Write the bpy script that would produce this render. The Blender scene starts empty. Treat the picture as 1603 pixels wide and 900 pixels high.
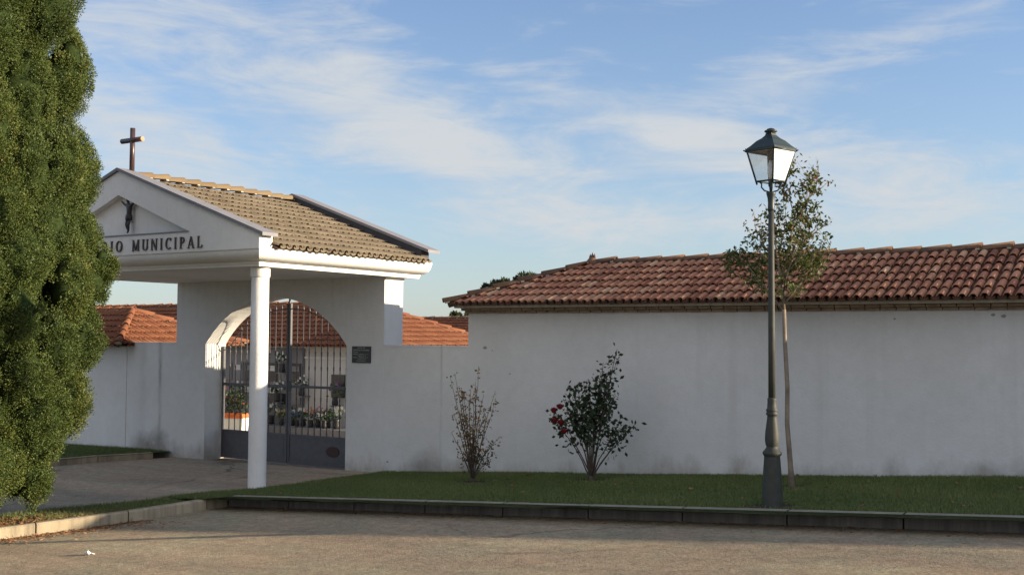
import bpy, bmesh, math, random
import numpy as np
from mathutils import Vector, Matrix, Quaternion

C = bpy.context.scene
COL = C.collection
PI = math.pi
rad = math.radians

# ------------------------------------------------------------------ camera
YAW, PITCH, ROLL, FPX = 0.5624, 0.04494, 0.00643, 1712.4
cam_d = bpy.data.cameras.new('camera')
cam = bpy.data.objects.new('camera', cam_d)
COL.objects.link(cam)
cy, sy = math.cos(YAW), math.sin(YAW)
M_ = np.array([[cy, sy, 0], [0, 0, -1], [-sy, cy, 0]])
cp, sp = math.cos(PITCH), math.sin(PITCH)
P_ = np.array([[1, 0, 0], [0, cp, sp], [0, -sp, cp]])
cr, sr = math.cos(ROLL), math.sin(ROLL)
Q_ = np.array([[cr, -sr, 0], [sr, cr, 0], [0, 0, 1]])
RM = Q_ @ P_ @ M_
mw = Matrix(((RM[0, 0], -RM[1, 0], -RM[2, 0], 0),
             (RM[0, 1], -RM[1, 1], -RM[2, 1], 0),
             (RM[0, 2], -RM[1, 2], -RM[2, 2], 0),
             (0, 0, 0, 1)))
cam.matrix_world = mw
cam_d.sensor_fit = 'HORIZONTAL'
cam_d.sensor_width = 36.0
cam_d.lens = 36.0 * FPX / 1603.0
cam_d.clip_start = 0.1
cam_d.clip_end = 3000
C.camera = cam

# ------------------------------------------------------------------ light
SUN = Vector((1.0, 0.42, 0.218)).normalized()       # direction towards the sun
SUN_EL = math.asin(SUN.z)
SUN_AZ = math.atan2(SUN.x, SUN.y)
sl = bpy.data.lights.new('sun', 'SUN')
sl.energy = 5.0
sl.angle = rad(0.55)
sl.color = (1.0, 0.82, 0.60)
so = bpy.data.objects.new('sun', sl)
so.rotation_euler = SUN.to_track_quat('Z', 'Y').to_euler()
so.location = (20, 5, 20)
COL.objects.link(so)

w = bpy.data.worlds.new('World')
C.world = w
w.use_nodes = True
nt = w.node_tree
nt.nodes.clear()


def nnode(nt, typ, **kw):
    n = nt.nodes.new(typ)
    for k, v in kw.items():
        if k == 'inp':
            for kk, vv in v.items():
                n.inputs[kk].default_value = vv
        else:
            setattr(n, k, v)
    return n


def build_world():
    L = nt.links.new
    out = nnode(nt, 'ShaderNodeOutputWorld')
    bg = nnode(nt, 'ShaderNodeBackground')
    bg.inputs['Strength'].default_value = 0.075
    sky = nnode(nt, 'ShaderNodeTexSky', sky_type='NISHITA', sun_disc=False)
    sky.sun_elevation = SUN_EL
    sky.sun_rotation = SUN_AZ
    sky.air_density = 1.0
    sky.dust_density = 0.5
    sky.ozone_density = 2.5
    tc = nnode(nt, 'ShaderNodeTexCoord')
    sep = nnode(nt, 'ShaderNodeSeparateXYZ')
    L(tc.outputs['Generated'], sep.inputs[0])

    def mth(op, a, b=None, c=None):
        n = nnode(nt, 'ShaderNodeMath', operation=op)
        for i, v in enumerate((a, b, c)):
            if v is None:
                continue
            if isinstance(v, (int, float)):
                n.inputs[i].default_value = v
            else:
                L(v, n.inputs[i])
        return n.outputs[0]
    zc = mth('MAXIMUM', sep.outputs['Z'], 0.0)
    az = mth('ARCTAN2', sep.outputs['X'], sep.outputs['Y'])
    el = mth('ARCSINE', sep.outputs['Z'])
    cmb = nnode(nt, 'ShaderNodeCombineXYZ')
    L(az, cmb.inputs[0])
    L(el, cmb.inputs[1])

    def nz_(rot, sx, sy, scale, detail, rough, dist, loc=(0, 0, 0)):
        mp = nnode(nt, 'ShaderNodeMapping')
        mp.inputs['Rotation'].default_value = (0, 0, rad(rot))
        mp.inputs['Scale'].default_value = (sx, sy, 1)
        mp.inputs['Location'].default_value = loc
        L(cmb.outputs[0], mp.inputs[0])
        n = nnode(nt, 'ShaderNodeTexNoise')
        n.inputs['Scale'].default_value = scale
        n.inputs['Detail'].default_value = detail
        n.inputs['Roughness'].default_value = rough
        n.inputs['Distortion'].default_value = dist
        L(mp.outputs[0], n.inputs['Vector'])
        return n.outputs[0]
    # cover: soft banks of cirrus, each with its own bearing, height, length, width, tilt and density
    cover = None
    for (a0, e0, la, le, tilt, dens) in BANKS:
        da = mth('SUBTRACT', az, rad(a0))
        de = mth('SUBTRACT', el, rad(e0))
        c_, s_ = math.cos(rad(tilt)), math.sin(rad(tilt))
        u = mth('ADD', mth('MULTIPLY', da, c_ / rad(la)), mth('MULTIPLY', de, s_ / rad(la)))
        v = mth('SUBTRACT', mth('MULTIPLY', de, c_ / rad(le)), mth('MULTIPLY', da, s_ / rad(le)))
        g = mth('EXPONENT', mth('MULTIPLY', mth('ADD', mth('MULTIPLY', u, u), mth('MULTIPLY', v, v)), -1.0))
        g = mth('MULTIPLY', g, dens)
        cover = g if cover is None else mth('ADD', cover, g)
    big = nz_(12, 3.2, 8.5, 1.0, 5, 0.55, 0.8, (1.7, 0.3, 0))
    wisp = nz_(14, 5.5, 26.0, 1.0, 9, 0.62, 1.6, (0.2, 3.1, 0))
    fine = nz_(-20, 14.0, 40.0, 1.0, 6, 0.6, 1.0)
    n_ = mth('ADD', mth('ADD', mth('MULTIPLY', big, 0.38), mth('MULTIPLY', wisp, 0.42)), mth('MULTIPLY', fine, 0.20))
    x_ = mth('ADD', mth('MULTIPLY', mth('SUBTRACT', n_, 0.5), 3.6), mth('ADD', mth('MULTIPLY', cover, 1.2), -0.07))
    cl = mth('MINIMUM', mth('MAXIMUM', x_, 0.0), 1.0)
    cl = mth('MULTIPLY', mth('MULTIPLY', cl, cl), mth('SUBTRACT', 3.0, mth('MULTIPLY', cl, 2.0)))
    hz = mth('POWER', mth('SUBTRACT', 1.0, mth('MINIMUM', mth('MULTIPLY', zc, 3.0), 1.0)), 1.5)
    fac = mth('MINIMUM', mth('ADD', mth('ADD', mth('MULTIPLY', cl, 0.70), 0.16), mth('MULTIPLY', hz, 0.40)), 1.0)
    gain = nnode(nt, 'ShaderNodeMix', data_type='RGBA', blend_type='MULTIPLY')
    gain.inputs['Factor'].default_value = 1.0
    L(sky.outputs[0], gain.inputs['A'])
    gain.inputs['B'].default_value = SKY_GAIN
    mx = nnode(nt, 'ShaderNodeMix', data_type='RGBA')
    L(fac, mx.inputs['Factor'])
    L(gain.outputs['Result'], mx.inputs['A'])
    mx.inputs['B'].default_value = CLOUD_COL
    # added bright fill over the southern sky, out of view, to lift the shade
    dt = nnode(nt, 'ShaderNodeVectorMath', operation='DOT_PRODUCT')
    L(tc.outputs['Generated'], dt.inputs[0])
    dt.inputs[1].default_value = Vector((0.42, -0.86, 0.28)).normalized()
    bk = mth('MINIMUM', mth('MAXIMUM', mth('DIVIDE', mth('SUBTRACT', dt.outputs['Value'], 0.10), 0.75), 0.0), 1.0)
    bk = mth('MULTIPLY', mth('MULTIPLY', bk, mth('ADD', 0.55, mth('MULTIPLY', big, 0.9))), SOUTH_FILL_AMT)
    mx2 = nnode(nt, 'ShaderNodeMix', data_type='RGBA')
    L(mth('MINIMUM', bk, 1.0), mx2.inputs['Factor'])
    L(mx.outputs['Result'], mx2.inputs['A'])
    mx2.inputs['B'].default_value = SOUTH_FILL_COL
    L(mx2.outputs['Result'], bg.inputs[0])
    L(bg.outputs[0], out.inputs[0])


# bearing, height, half length, half width, tilt (degrees), density
BANKS = [(-46, 15.0, 14, 4.0, -20, 0.50), (-36, 10.0, 8, 2.3, -24, 0.60), (-41, 18.8, 8, 1.2, 4, 0.50), (-56, 12, 8, 3.0, -10, 0.35),
         (-50, 9.0, 8, 2.0, -8, 0.35), (-17, 13.4, 8, 1.7, 12, 0.50), (-19, 9.6, 9, 1.6, -4, 0.50), (-9, 15.6, 4, 1.0, 14, 0.30), (-24, 10.6, 4, 1.0, -12, 0.45),
         (-12, 5.8, 12, 1.2, 2, 0.40), (-22, 17.6, 10, 0.9, 6, 0.30), (-30, 12.5, 3, 0.7, -14, 0.30), (-75, 30, 12, 4, 20, 0.4), (-10, 7.8, 12, 1.8, 3, 0.40), (-30, 6.0, 14, 1.4, -2, 0.30)]
SOUTH_FILL_AMT = 0.95
SOUTH_FILL_COL = (5.0, 5.1, 5.7, 1)
SKY_GAIN = (0.92, 1.07, 1.30, 1)
CLOUD_COL = (3.75, 3.95, 4.15, 1)
build_world()

C.view_settings.view_transform = 'Standard'
C.view_settings.look = 'None'
C.view_settings.gamma = 1
C.view_settings.use_curve_mapping = False
C.view_settings.exposure = 1.2


# ------------------------------------------------------------------ materials
def newmat(name, color, rough=0.85, spec=0.3, metal=0.0):
    m = bpy.data.materials.new(name)
    m.use_nodes = True
    t = m.node_tree
    b = t.nodes['Principled BSDF']
    b.inputs['Base Color'].default_value = (*color, 1)
    b.inputs['Roughness'].default_value = rough
    b.inputs['Specular IOR Level'].default_value = spec
    b.inputs['Metallic'].default_value = metal
    return m, t, b


def noise(t, scale, detail=5, rough=0.55, coord='Object', stretch=None, dist=0.0):
    tc = t.nodes.new('ShaderNodeTexCoord')
    n = t.nodes.new('ShaderNodeTexNoise')
    n.inputs['Scale'].default_value = scale
    n.inputs['Detail'].default_value = detail
    n.inputs['Roughness'].default_value = rough
    n.inputs['Distortion'].default_value = dist
    if stretch:
        mp = t.nodes.new('ShaderNodeMapping')
        mp.inputs['Scale'].default_value = stretch
        t.links.new(tc.outputs[coord], mp.inputs[0])
        t.links.new(mp.outputs[0], n.inputs['Vector'])
    else:
        t.links.new(tc.outputs[coord], n.inputs['Vector'])
    return n.outputs[0]


def ramp(t, src, stops, interp='LINEAR'):
    r = t.nodes.new('ShaderNodeValToRGB')
    r.color_ramp.interpolation = interp
    e = r.color_ramp.elements
    while len(e) < len(stops):
        e.new(0.5)
    for i, (p, c) in enumerate(stops):
        e[i].position = p
        e[i].color = (*c, 1) if len(c) == 3 else c
    t.links.new(src, r.inputs[0])
    return r.outputs[0]


def mixc(t, fac, a, b, mode='MIX'):
    m = t.nodes.new('ShaderNodeMix')
    m.data_type = 'RGBA'
    m.blend_type = mode
    for key, v in (('Factor', fac), ('A', a), ('B', b)):
        if isinstance(v, (int, float)):
            m.inputs[key].default_value = v
        elif isinstance(v, tuple):
            m.inputs[key].default_value = (*v, 1) if len(v) == 3 else v
        else:
            t.links.new(v, m.inputs[key])
    return m.outputs['Result']


def tmath(t, op, a, b=None, c=None):
    n = t.nodes.new('ShaderNodeMath')
    n.operation = op
    for i, v in enumerate((a, b, c)):
        if v is None:
            continue
        if isinstance(v, (int, float)):
            n.inputs[i].default_value = v
        else:
            t.links.new(v, n.inputs[i])
    return n.outputs[0]


def bump(t, b, src, strength=0.3, dist=0.02):
    n = t.nodes.new('ShaderNodeBump')
    n.inputs['Strength'].default_value = strength
    n.inputs['Distance'].default_value = dist
    t.links.new(src, n.inputs['Height'])
    t.links.new(n.outputs[0], b.inputs['Normal'])


def objxyz(t, coord='Object'):
    tc = t.nodes.new('ShaderNodeTexCoord')
    s = t.nodes.new('ShaderNodeSeparateXYZ')
    t.links.new(tc.outputs[coord], s.inputs[0])
    return s.outputs


def mat_plaster(name, base=(0.72, 0.72, 0.71), stains=True):
    m, t, b = newmat(name, base, 0.92, 0.15)
    blotch = ramp(t, noise(t, 0.55, 4), [(0.3, (0.88, 0.875, 0.86)), (0.7, (1.02, 1.02, 1.02))])
    col = mixc(t, 1.0, base, blotch, 'MULTIPLY')
    fine = ramp(t, noise(t, 9, 6, 0.65), [(0.25, (0.93, 0.93, 0.92)), (0.6, (1, 1, 1))])
    col = mixc(t, 1.0, col, fine, 'MULTIPLY')
    if not stains:
        rn = ramp(t, noise(t, 1.0, 5, 0.7, stretch=(8, 8, 0.6)), [(0.52, (0, 0, 0)), (0.75, (1, 1, 1))])
        col = mixc(t, tmath(t, 'MULTIPLY', rn, 0.16), col, (0.42, 0.40, 0.35))
    if stains:
        # rising damp: a ragged band just above the ground line, which climbs to the right
        x, y, z = objxyz(t)
        gz = tmath(t, 'ADD', tmath(t, 'MULTIPLY', tmath(t, 'MAXIMUM', x, -10.7), 0.0636), -1.41)
        h = tmath(t, 'SUBTRACT', z, gz)
        nn = noise(t, 1.6, 6, 0.7, stretch=(1, 1, 0.35))
        hh = tmath(t, 'SUBTRACT', tmath(t, 'MULTIPLY', tmath(t, 'SUBTRACT', nn, 0.36), 1.1), h)
        dm = ramp(t, hh, [(0.0, (0, 0, 0)), (0.30, (1, 1, 1))])
        dm = tmath(t, 'MULTIPLY', dm, noise(t, 5, 5, 0.7))
        col = mixc(t, tmath(t, 'MULTIPLY', dm, 1.1), col, (0.20, 0.175, 0.13))
        # mould patches at the foot of the wall and one long damp run
        nm = noise(t, 3.2, 7, 0.75)
        for xc_, wd_, hh_, am_ in ((-16.30, 0.36, 0.36, 0.5), (-15.85, 0.34, 0.46, 0.6), (-9.85, 0.42, 0.36, 0.45), (-9.1, 0.35, 0.28, 0.35), (-2.1, 0.25, 0.2, 0.4)):
            gx_ = tmath(t, 'DIVIDE', tmath(t, 'SUBTRACT', x, xc_), wd_)
            hv = tmath(t, 'DIVIDE', tmath(t, 'MAXIMUM', h, 0.0), hh_)
            g_ = tmath(t, 'EXPONENT', tmath(t, 'MULTIPLY', tmath(t, 'ADD', tmath(t, 'MULTIPLY', gx_, gx_), tmath(t, 'MULTIPLY', hv, hv)), -1.0))
            g_ = ramp(t, tmath(t, 'MULTIPLY', g_, tmath(t, 'ADD', nm, 0.1)), [(0.18, (0, 0, 0)), (0.5, (1, 1, 1))])
            col = mixc(t, tmath(t, 'MULTIPLY', g_, am_), col, (0.115, 0.095, 0.065))
        for xc_, wd_, am_ in ((-15.83, 0.045, 0.62), (-16.3, 0.10, 0.25), (-9.62, 0.02, 0.3)):
            gx_ = tmath(t, 'DIVIDE', tmath(t, 'SUBTRACT', tmath(t, 'ADD', x, tmath(t, 'MULTIPLY', tmath(t, 'SUBTRACT', noise(t, 2.5, 3), 0.5), 0.08)), xc_), wd_)
            g_ = tmath(t, 'EXPONENT', tmath(t, 'MULTIPLY', tmath(t, 'MULTIPLY', gx_, gx_), -1.0))
            g_ = tmath(t, 'MULTIPLY', g_, ramp(t, noise(t, 4, 5, 0.7, stretch=(1, 1, 0.4)), [(0.3, (0.15, 0.15, 0.15)), (0.65, (1, 1, 1))]))
            col = mixc(t, tmath(t, 'MULTIPLY', g_, am_), col, (0.17, 0.165, 0.15))
        for xc_, zc_, rr_ in ((-8.83, -0.165, 0.045), (-8.70, -0.20, 0.02), (-8.40, -0.53, 0.02), (-1.87, 0.265, 0.035), (-1.98, 0.28, 0.03), (-10.62, -1.93, 0.03), (-3.05, 0.24, 0.02)):
            gx_ = tmath(t, 'DIVIDE', tmath(t, 'SUBTRACT', x, xc_), rr_)
            gz_ = tmath(t, 'DIVIDE', tmath(t, 'SUBTRACT', z, zc_), rr_ * 0.7)
            g_ = tmath(t, 'EXPONENT', tmath(t, 'MULTIPLY', tmath(t, 'ADD', tmath(t, 'MULTIPLY', gx_, gx_), tmath(t, 'MULTIPLY', gz_, gz_)), -1.0))
            g_ = ramp(t, tmath(t, 'MULTIPLY', g_, noise(t, 30, 4, 0.7)), [(0.22, (0, 0, 0)), (0.38, (1, 1, 1))])
            col = mixc(t, tmath(t, 'MULTIPLY', g_, 0.8), col, (0.16, 0.15, 0.14))
        # streaks washed down from the eaves
        ev = ramp(t, z, [(0.0, (0, 0, 0)), (0.34, (1, 1, 1))])
        sk = ramp(t, noise(t, 1.0, 5, 0.7, stretch=(7, 7, 0.35)), [(0.5, (0, 0, 0)), (0.72, (1, 1, 1))])
        col = mixc(t, tmath(t, 'MULTIPLY', tmath(t, 'MULTIPLY', ev, sk), 0.18), col, (0.33, 0.31, 0.27))
        # vertical runs
        st = ramp(t, noise(t, 1.0, 4, 0.6, stretch=(3.2, 3.2, 0.12)), [(0.58, (0, 0, 0)), (0.75, (1, 1, 1))])
        col = mixc(t, tmath(t, 'MULTIPLY', st, 0.22), col, (0.38, 0.37, 0.34))
    t.links.new(col, b.inputs['Base Color'])
    bump(t, b, noise(t, 28, 8, 0.7), 0.45, 0.012)
    return m


def tint_attr(t):
    a = t.nodes.new('ShaderNodeAttribute')
    a.attribute_name = 'tint'
    return a.outputs['Fac']


def mat_tile(name, stops, dirt=(0.09, 0.075, 0.055), dirt_amt=0.6):
    m, t, b = newmat(name, (0.3, 0.1, 0.05), 0.85, 0.2)
    col = ramp(t, tint_attr(t), stops)
    lich = ramp(t, noise(t, 7, 6, 0.7), [(0.48, (0, 0, 0)), (0.68, (1, 1, 1))])
    col = mixc(t, tmath(t, 'MULTIPLY', lich, dirt_amt), col, dirt)
    col = mixc(t, tmath(t, 'GREATER_THAN', tint_attr(t), 1.5), col, (0.36, 0.33, 0.26))
    t.links.new(col, b.inputs['Base Color'])
    bump(t, b, noise(t, 40, 5), 0.25, 0.01)
    return m


def mat_leaf(name, stops, trans=0.25, rough=0.55, spec=0.25):
    m, t, b = newmat(name, (0.06, 0.1, 0.02), rough, spec)
    col = ramp(t, tint_attr(t), stops)
    t.links.new(col, b.inputs['Base Color'])
    tr = t.nodes.new('ShaderNodeBsdfTranslucent')
    t.links.new(col, tr.inputs[0])
    mx = t.nodes.new('ShaderNodeMixShader')
    mx.inputs[0].default_value = trans
    o = t.nodes['Material Output']
    t.links.new(b.outputs[0], mx.inputs[1])
    t.links.new(tr.outputs[0], mx.inputs[2])
    t.links.new(mx.outputs[0], o.inputs[0])
    return m


def mat_simple(name, color, rough=0.7, spec=0.3, metal=0.0, var=0.18, scale=14, bmp=0.15):
    m, t, b = newmat(name, color, rough, spec, metal)
    v = ramp(t, noise(t, scale, 5, 0.6), [(0.25, (1 - var,) * 3), (0.75, (1 + var,) * 3)])
    t.links.new(mixc(t, 1.0, color, v, 'MULTIPLY'), b.inputs['Base Color'])
    if bmp:
        bump(t, b, noise(t, scale * 4, 4), bmp, 0.005)
    return m


def mat_ground(name, c1, c2, c3, scale=1.0, speck=60, bs=0.5, cracks=0.0):
    m, t, b = newmat(name, c1, 0.95, 0.15)
    big = ramp(t, noise(t, 0.35 * scale, 5, 0.6), [(0.3, c1), (0.7, c2)])
    med = ramp(t, noise(t, 2.2 * scale, 6, 0.7, stretch=(0.5, 1.4, 1)), [(0.40, (0, 0, 0)), (0.72, (1, 1, 1))])
    col = mixc(t, tmath(t, 'MULTIPLY', med, 0.5), big, c3)
    # broad worn lanes and cool or warm patches
    lane = ramp(t, noise(t, 0.8 * scale, 4, 0.6, stretch=(0.16, 1.5, 1)), [(0.35, (0.80, 0.80, 0.82)), (0.65, (1.12, 1.10, 1.06))])
    col = mixc(t, 1.0, col, lane, 'MULTIPLY')
    hue = ramp(t, noise(t, 1.3 * scale, 4, 0.6), [(0.4, (0.96, 1.0, 0.99)), (0.6, (1.05, 0.98, 0.97))])
    col = mixc(t, 1.0, col, hue, 'MULTIPLY')
    sp_ = ramp(t, noise(t, speck, 3, 0.7), [(0.3, (0.66, 0.66, 0.66)), (0.7, (1.3, 1.3, 1.3))])
    col = mixc(t, 1.0, col, sp_, 'MULTIPLY')
    sp2 = ramp(t, noise(t, speck * 0.22, 4, 0.7), [(0.35, (0.82, 0.82, 0.82)), (0.65, (1.14, 1.14, 1.14))])
    col = mixc(t, 1.0, col, sp2, 'MULTIPLY')
    if cracks:
        tc = t.nodes.new('ShaderNodeTexCoord')
        dn = t.nodes.new('ShaderNodeTexNoise')
        dn.inputs['Scale'].default_value = 1.6
        dn.inputs['Detail'].default_value = 6
        t.links.new(tc.outputs['Object'], dn.inputs['Vector'])
        add = t.nodes.new('ShaderNodeVectorMath')
        add.operation = 'MULTIPLY_ADD'
        t.links.new(dn.outputs['Color'], add.inputs[0])
        add.inputs[1].default_value = (0.7, 0.7, 0)
        t.links.new(tc.outputs['Object'], add.inputs[2])
        vo = t.nodes.new('ShaderNodeTexVoronoi')
        vo.feature = 'DISTANCE_TO_EDGE'
        vo.inputs['Scale'].default_value = 0.33
        t.links.new(add.outputs[0], vo.inputs['Vector'])
        ck = ramp(t, vo.outputs['Distance'], [(0.0, (1, 1, 1)), (0.012, (0, 0, 0))])
        gate_ = ramp(t, noise(t, 0.5, 3), [(0.45, (0, 0, 0)), (0.6, (1, 1, 1))])
        col = mixc(t, tmath(t, 'MULTIPLY', tmath(t, 'MULTIPLY', ck, gate_), cracks), col, (0.06, 0.05, 0.042))
    t.links.new(col, b.inputs['Base Color'])
    bump(t, b, noise(t, speck * 0.8, 6, 0.75), bs, 0.02)
    return m


MAT = {}
MAT['plaster'] = mat_plaster('white_plaster', (0.63, 0.635, 0.62))
MAT['plaster_clean'] = mat_plaster('white_plaster_clean', (0.81, 0.80, 0.77), False)
MAT['plaster_grey'] = mat_plaster('greyed_plaster', (0.50, 0.49, 0.47), False)
TERRA = [(0.0, (0.24, 0.10, 0.065)), (0.35, (0.37, 0.17, 0.105)), (0.7, (0.46, 0.23, 0.14)), (1.0, (0.52, 0.33, 0.21))]
MAT['tile_red'] = mat_tile('terracotta_tiles', TERRA, (0.10, 0.075, 0.06), 0.55)
MAT['tile_orange'] = mat_tile('orange_tiles', [(0, (0.15, 0.052, 0.027)), (1, (0.225, 0.095, 0.048))], (0.10, 0.06, 0.038), 0.4)
MAT['tile_brown'] = mat_tile('weathered_brown_tiles', [(0, (0.125, 0.10, 0.070)), (1, (0.20, 0.165, 0.118))], (0.11, 0.097, 0.06), 0.5)
MAT['ridge_tan'] = mat_tile('tan_ridge_tiles', [(0, (0.135, 0.09, 0.052)), (1, (0.19, 0.14, 0.08))], (0.13, 0.115, 0.06), 0.6)
MAT['ridge_dark'] = mat_tile('dark_ridge_tiles', [(0, (0.11, 0.07, 0.05)), (1, (0.20, 0.11, 0.065))], (0.06, 0.055, 0.045), 0.7)
MAT['channel_red'] = mat_tile('shade_dark_channel_tiles', [(0, (0.055, 0.03, 0.02)), (1, (0.13, 0.06, 0.038))], (0.04, 0.035, 0.028), 0.6)  # shade between the barrels painted into the channel tile colour
MAT['under'] = mat_simple('roof_bed', (0.10, 0.055, 0.035), 0.95)
MAT['mortar'] = mat_simple('mortar', (0.42, 0.38, 0.31), 0.95)
MAT['brick'] = mat_simple('old_brick', (0.25, 0.19, 0.13), 0.95, var=0.4, scale=7)
MAT['coping'] = mat_simple('grey_coping', (0.20, 0.20, 0.215), 0.75, var=0.12, scale=6)
MAT['slate_grey'] = mat_simple('dark_grey_flashing', (0.06, 0.06, 0.065), 0.8)
MAT['dark_metal'] = mat_simple('dark_painted_iron', (0.035, 0.04, 0.04), 0.45, 0.5)
MAT['gate_grey'] = mat_simple('grey_gate_paint', (0.085, 0.085, 0.092), 0.5, 0.4)
MAT['lamp_green'] = mat_simple('grey_green_iron', (0.042, 0.045, 0.038), 0.62, 0.3, var=0.25)
MAT['lamp_dark'] = mat_simple('green_black_iron', (0.018, 0.03, 0.028), 0.5, 0.5)
MAT['bronze'] = mat_simple('dark_bronze', (0.022, 0.015, 0.014), 0.45, 0.5)
MAT['letter'] = mat_simple('bronze_letters', (0.045, 0.03, 0.028), 0.5, 0.5)
MAT['cross'] = mat_simple('brown_cross_steel', (0.055, 0.032, 0.029), 0.35, 0.5, var=0.1)
MAT['cross_end'] = mat_simple('cross_end_sunlight', (0.42, 0.25, 0.15), 0.8)  # sunlight on the crossbar ends painted as an orange colour
MAT['slate'] = mat_simple('black_slate', (0.022, 0.022, 0.024), 0.4, 0.4)
MAT['sign_text'] = mat_simple('engraved_white', (0.45, 0.45, 0.43), 0.8, bmp=0)
MAT['opal_and_glare'] = mat_simple('opal_bulb_glare_pane', (0.80, 0.79, 0.76), 0.35, 0.5, var=0.03, bmp=0)  # bulb white, also stands for sun glare on one lantern pane
MAT['oval'] = mat_simple('rust_red_enamel', (0.05, 0.025, 0.022), 0.5)
MAT['granite'] = mat_simple('grey_granite', (0.17, 0.17, 0.18), 0.4, 0.4, var=0.3, scale=60)
MAT['niche_dark'] = mat_simple('dark_niche_stone', (0.03, 0.03, 0.033), 0.3, 0.5, var=0.4)
MAT['niche_white'] = mat_simple('pale_marble', (0.5, 0.5, 0.49), 0.4, 0.4)
MAT['yard'] = mat_ground('yard_concrete', (0.20, 0.185, 0.165), (0.25, 0.23, 0.2), (0.16, 0.145, 0.125))
MAT['road'] = mat_ground('worn_tan_asphalt', (0.335, 0.275, 0.185), (0.41, 0.34, 0.228), (0.25, 0.205, 0.15), 1.0, 42, 1.0, 0.6)
MAT['drive'] = mat_ground('driveway_concrete', (0.34, 0.28, 0.20), (0.41, 0.34, 0.25), (0.25, 0.205, 0.155), 1.0, 45, 0.5, 0.7)
MAT['soil'] = mat_ground('red_brown_soil', (0.22, 0.11, 0.055), (0.28, 0.16, 0.085), (0.13, 0.07, 0.04), 3.0, 40, 0.9)
MAT['lawn'] = mat_ground('lawn_soil', (0.06, 0.08, 0.028), (0.08, 0.10, 0.036), (0.10, 0.09, 0.05), 1.2, 70, 0.8)
MAT['bare_soil'] = mat_ground('dark_bare_soil', (0.055, 0.045, 0.03), (0.075, 0.06, 0.04), (0.035, 0.03, 0.02), 3.0, 40, 0.9)
MAT['ground'] = mat_ground('dry_ground', (0.20, 0.16, 0.10), (0.24, 0.2, 0.13), (0.1, 0.11, 0.05), 0.2, 20, 0.5)
MAT['white_plastic'] = mat_simple('white_plastic', (0.72, 0.71, 0.67), 0.5, 0.4, var=0.05, bmp=0)
MAT['orange_clay'] = mat_simple('orange_clay', (0.55, 0.14, 0.04), 0.8)
MAT['bark_pale'] = mat_simple('pale_bark', (0.21, 0.17, 0.125), 0.9, var=0.45, scale=10, bmp=0.5)
MAT['bark_dark'] = mat_simple('dark_bark', (0.07, 0.055, 0.042), 0.95, var=0.4, scale=20, bmp=0.5)
MAT['paper'] = mat_simple('white_paper', (0.75, 0.74, 0.72), 0.8, bmp=0)
MAT['cypress'] = mat_leaf('cypress_foliage', [(0, (0.022, 0.038, 0.009)), (0.45, (0.062, 0.090, 0.020)), (0.8, (0.120, 0.140, 0.032)), (1, (0.20, 0.14, 0.055))], 0.06)
MAT['cyp_core'] = mat_simple('cypress_inner_shade', (0.022, 0.034, 0.011), 1.0, 0.05, var=0.6, scale=30, bmp=0.6)  # dark colour carries the shade inside the crown
MAT['myrtle'] = mat_leaf('myrtle_leaves', [(0, (0.04, 0.06, 0.016)), (0.6, (0.085, 0.105, 0.026)), (0.85, (0.15, 0.10, 0.035)), (1, (0.22, 0.07, 0.035))], 0.3)
MAT['rose_leaf'] = mat_leaf('rose_leaves', [(0, (0.018, 0.032, 0.014)), (0.8, (0.04, 0.062, 0.025)), (1, (0.10, 0.09, 0.03))], 0.15)
MAT['dry_leaf'] = mat_leaf('dry_rose_leaves', [(0, (0.055, 0.06, 0.03)), (0.5, (0.15, 0.11, 0.05)), (0.8, (0.30, 0.14, 0.06)), (1, (0.42, 0.31, 0.12))], 0.25)
MAT['grass'] = mat_leaf('grass_blades', [(0, (0.080, 0.118, 0.034)), (0.7, (0.16, 0.195, 0.064)), (1, (0.28, 0.24, 0.11))], 0.25)
MAT['pine'] = mat_leaf('pine_foliage', [(0, (0.02, 0.035, 0.016)), (1, (0.075, 0.085, 0.03))], 0.1)
MAT['petal_red'] = mat_simple('red_petals', (0.15, 0.009, 0.011), 0.6, bmp=0)
for nm, c in (('white', (0.55, 0.55, 0.52)), ('pink', (0.36, 0.17, 0.20)), ('yellow', (0.38, 0.31, 0.08)),
              ('purple', (0.18, 0.08, 0.18)), ('orange', (0.40, 0.20, 0.12)), ('blue', (0.09, 0.12, 0.26))):
    MAT['petal_' + nm] = mat_simple(nm + '_petals', c, 0.7, bmp=0)
MAT['green_leaf'] = mat_simple('bouquet_leaves', (0.04, 0.075, 0.025), 0.7, var=0.4, bmp=0)
MAT['vase'] = mat_simple('dark_vase', (0.03, 0.03, 0.03), 0.4)


def mat_kerb():
    m, t, b = newmat('kerb_concrete', (0.3, 0.27, 0.21), 0.95, 0.15)
    base = ramp(t, noise(t, 2.5, 6, 0.7), [(0.3, (0.30, 0.25, 0.165)), (0.7, (0.42, 0.355, 0.245))])
    st = ramp(t, noise(t, 1.0, 5, 0.65, stretch=(9, 9, 0.6)), [(0.45, (0, 0, 0)), (0.7, (1, 1, 1))])
    col = mixc(t, tmath(t, 'MULTIPLY', st, 0.65), base, (0.075, 0.065, 0.055))
    t.links.new(col, b.inputs['Base Color'])
    bump(t, b, noise(t, 60, 5), 0.4, 0.01)
    return m


MAT['kerb'] = mat_kerb()
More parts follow.
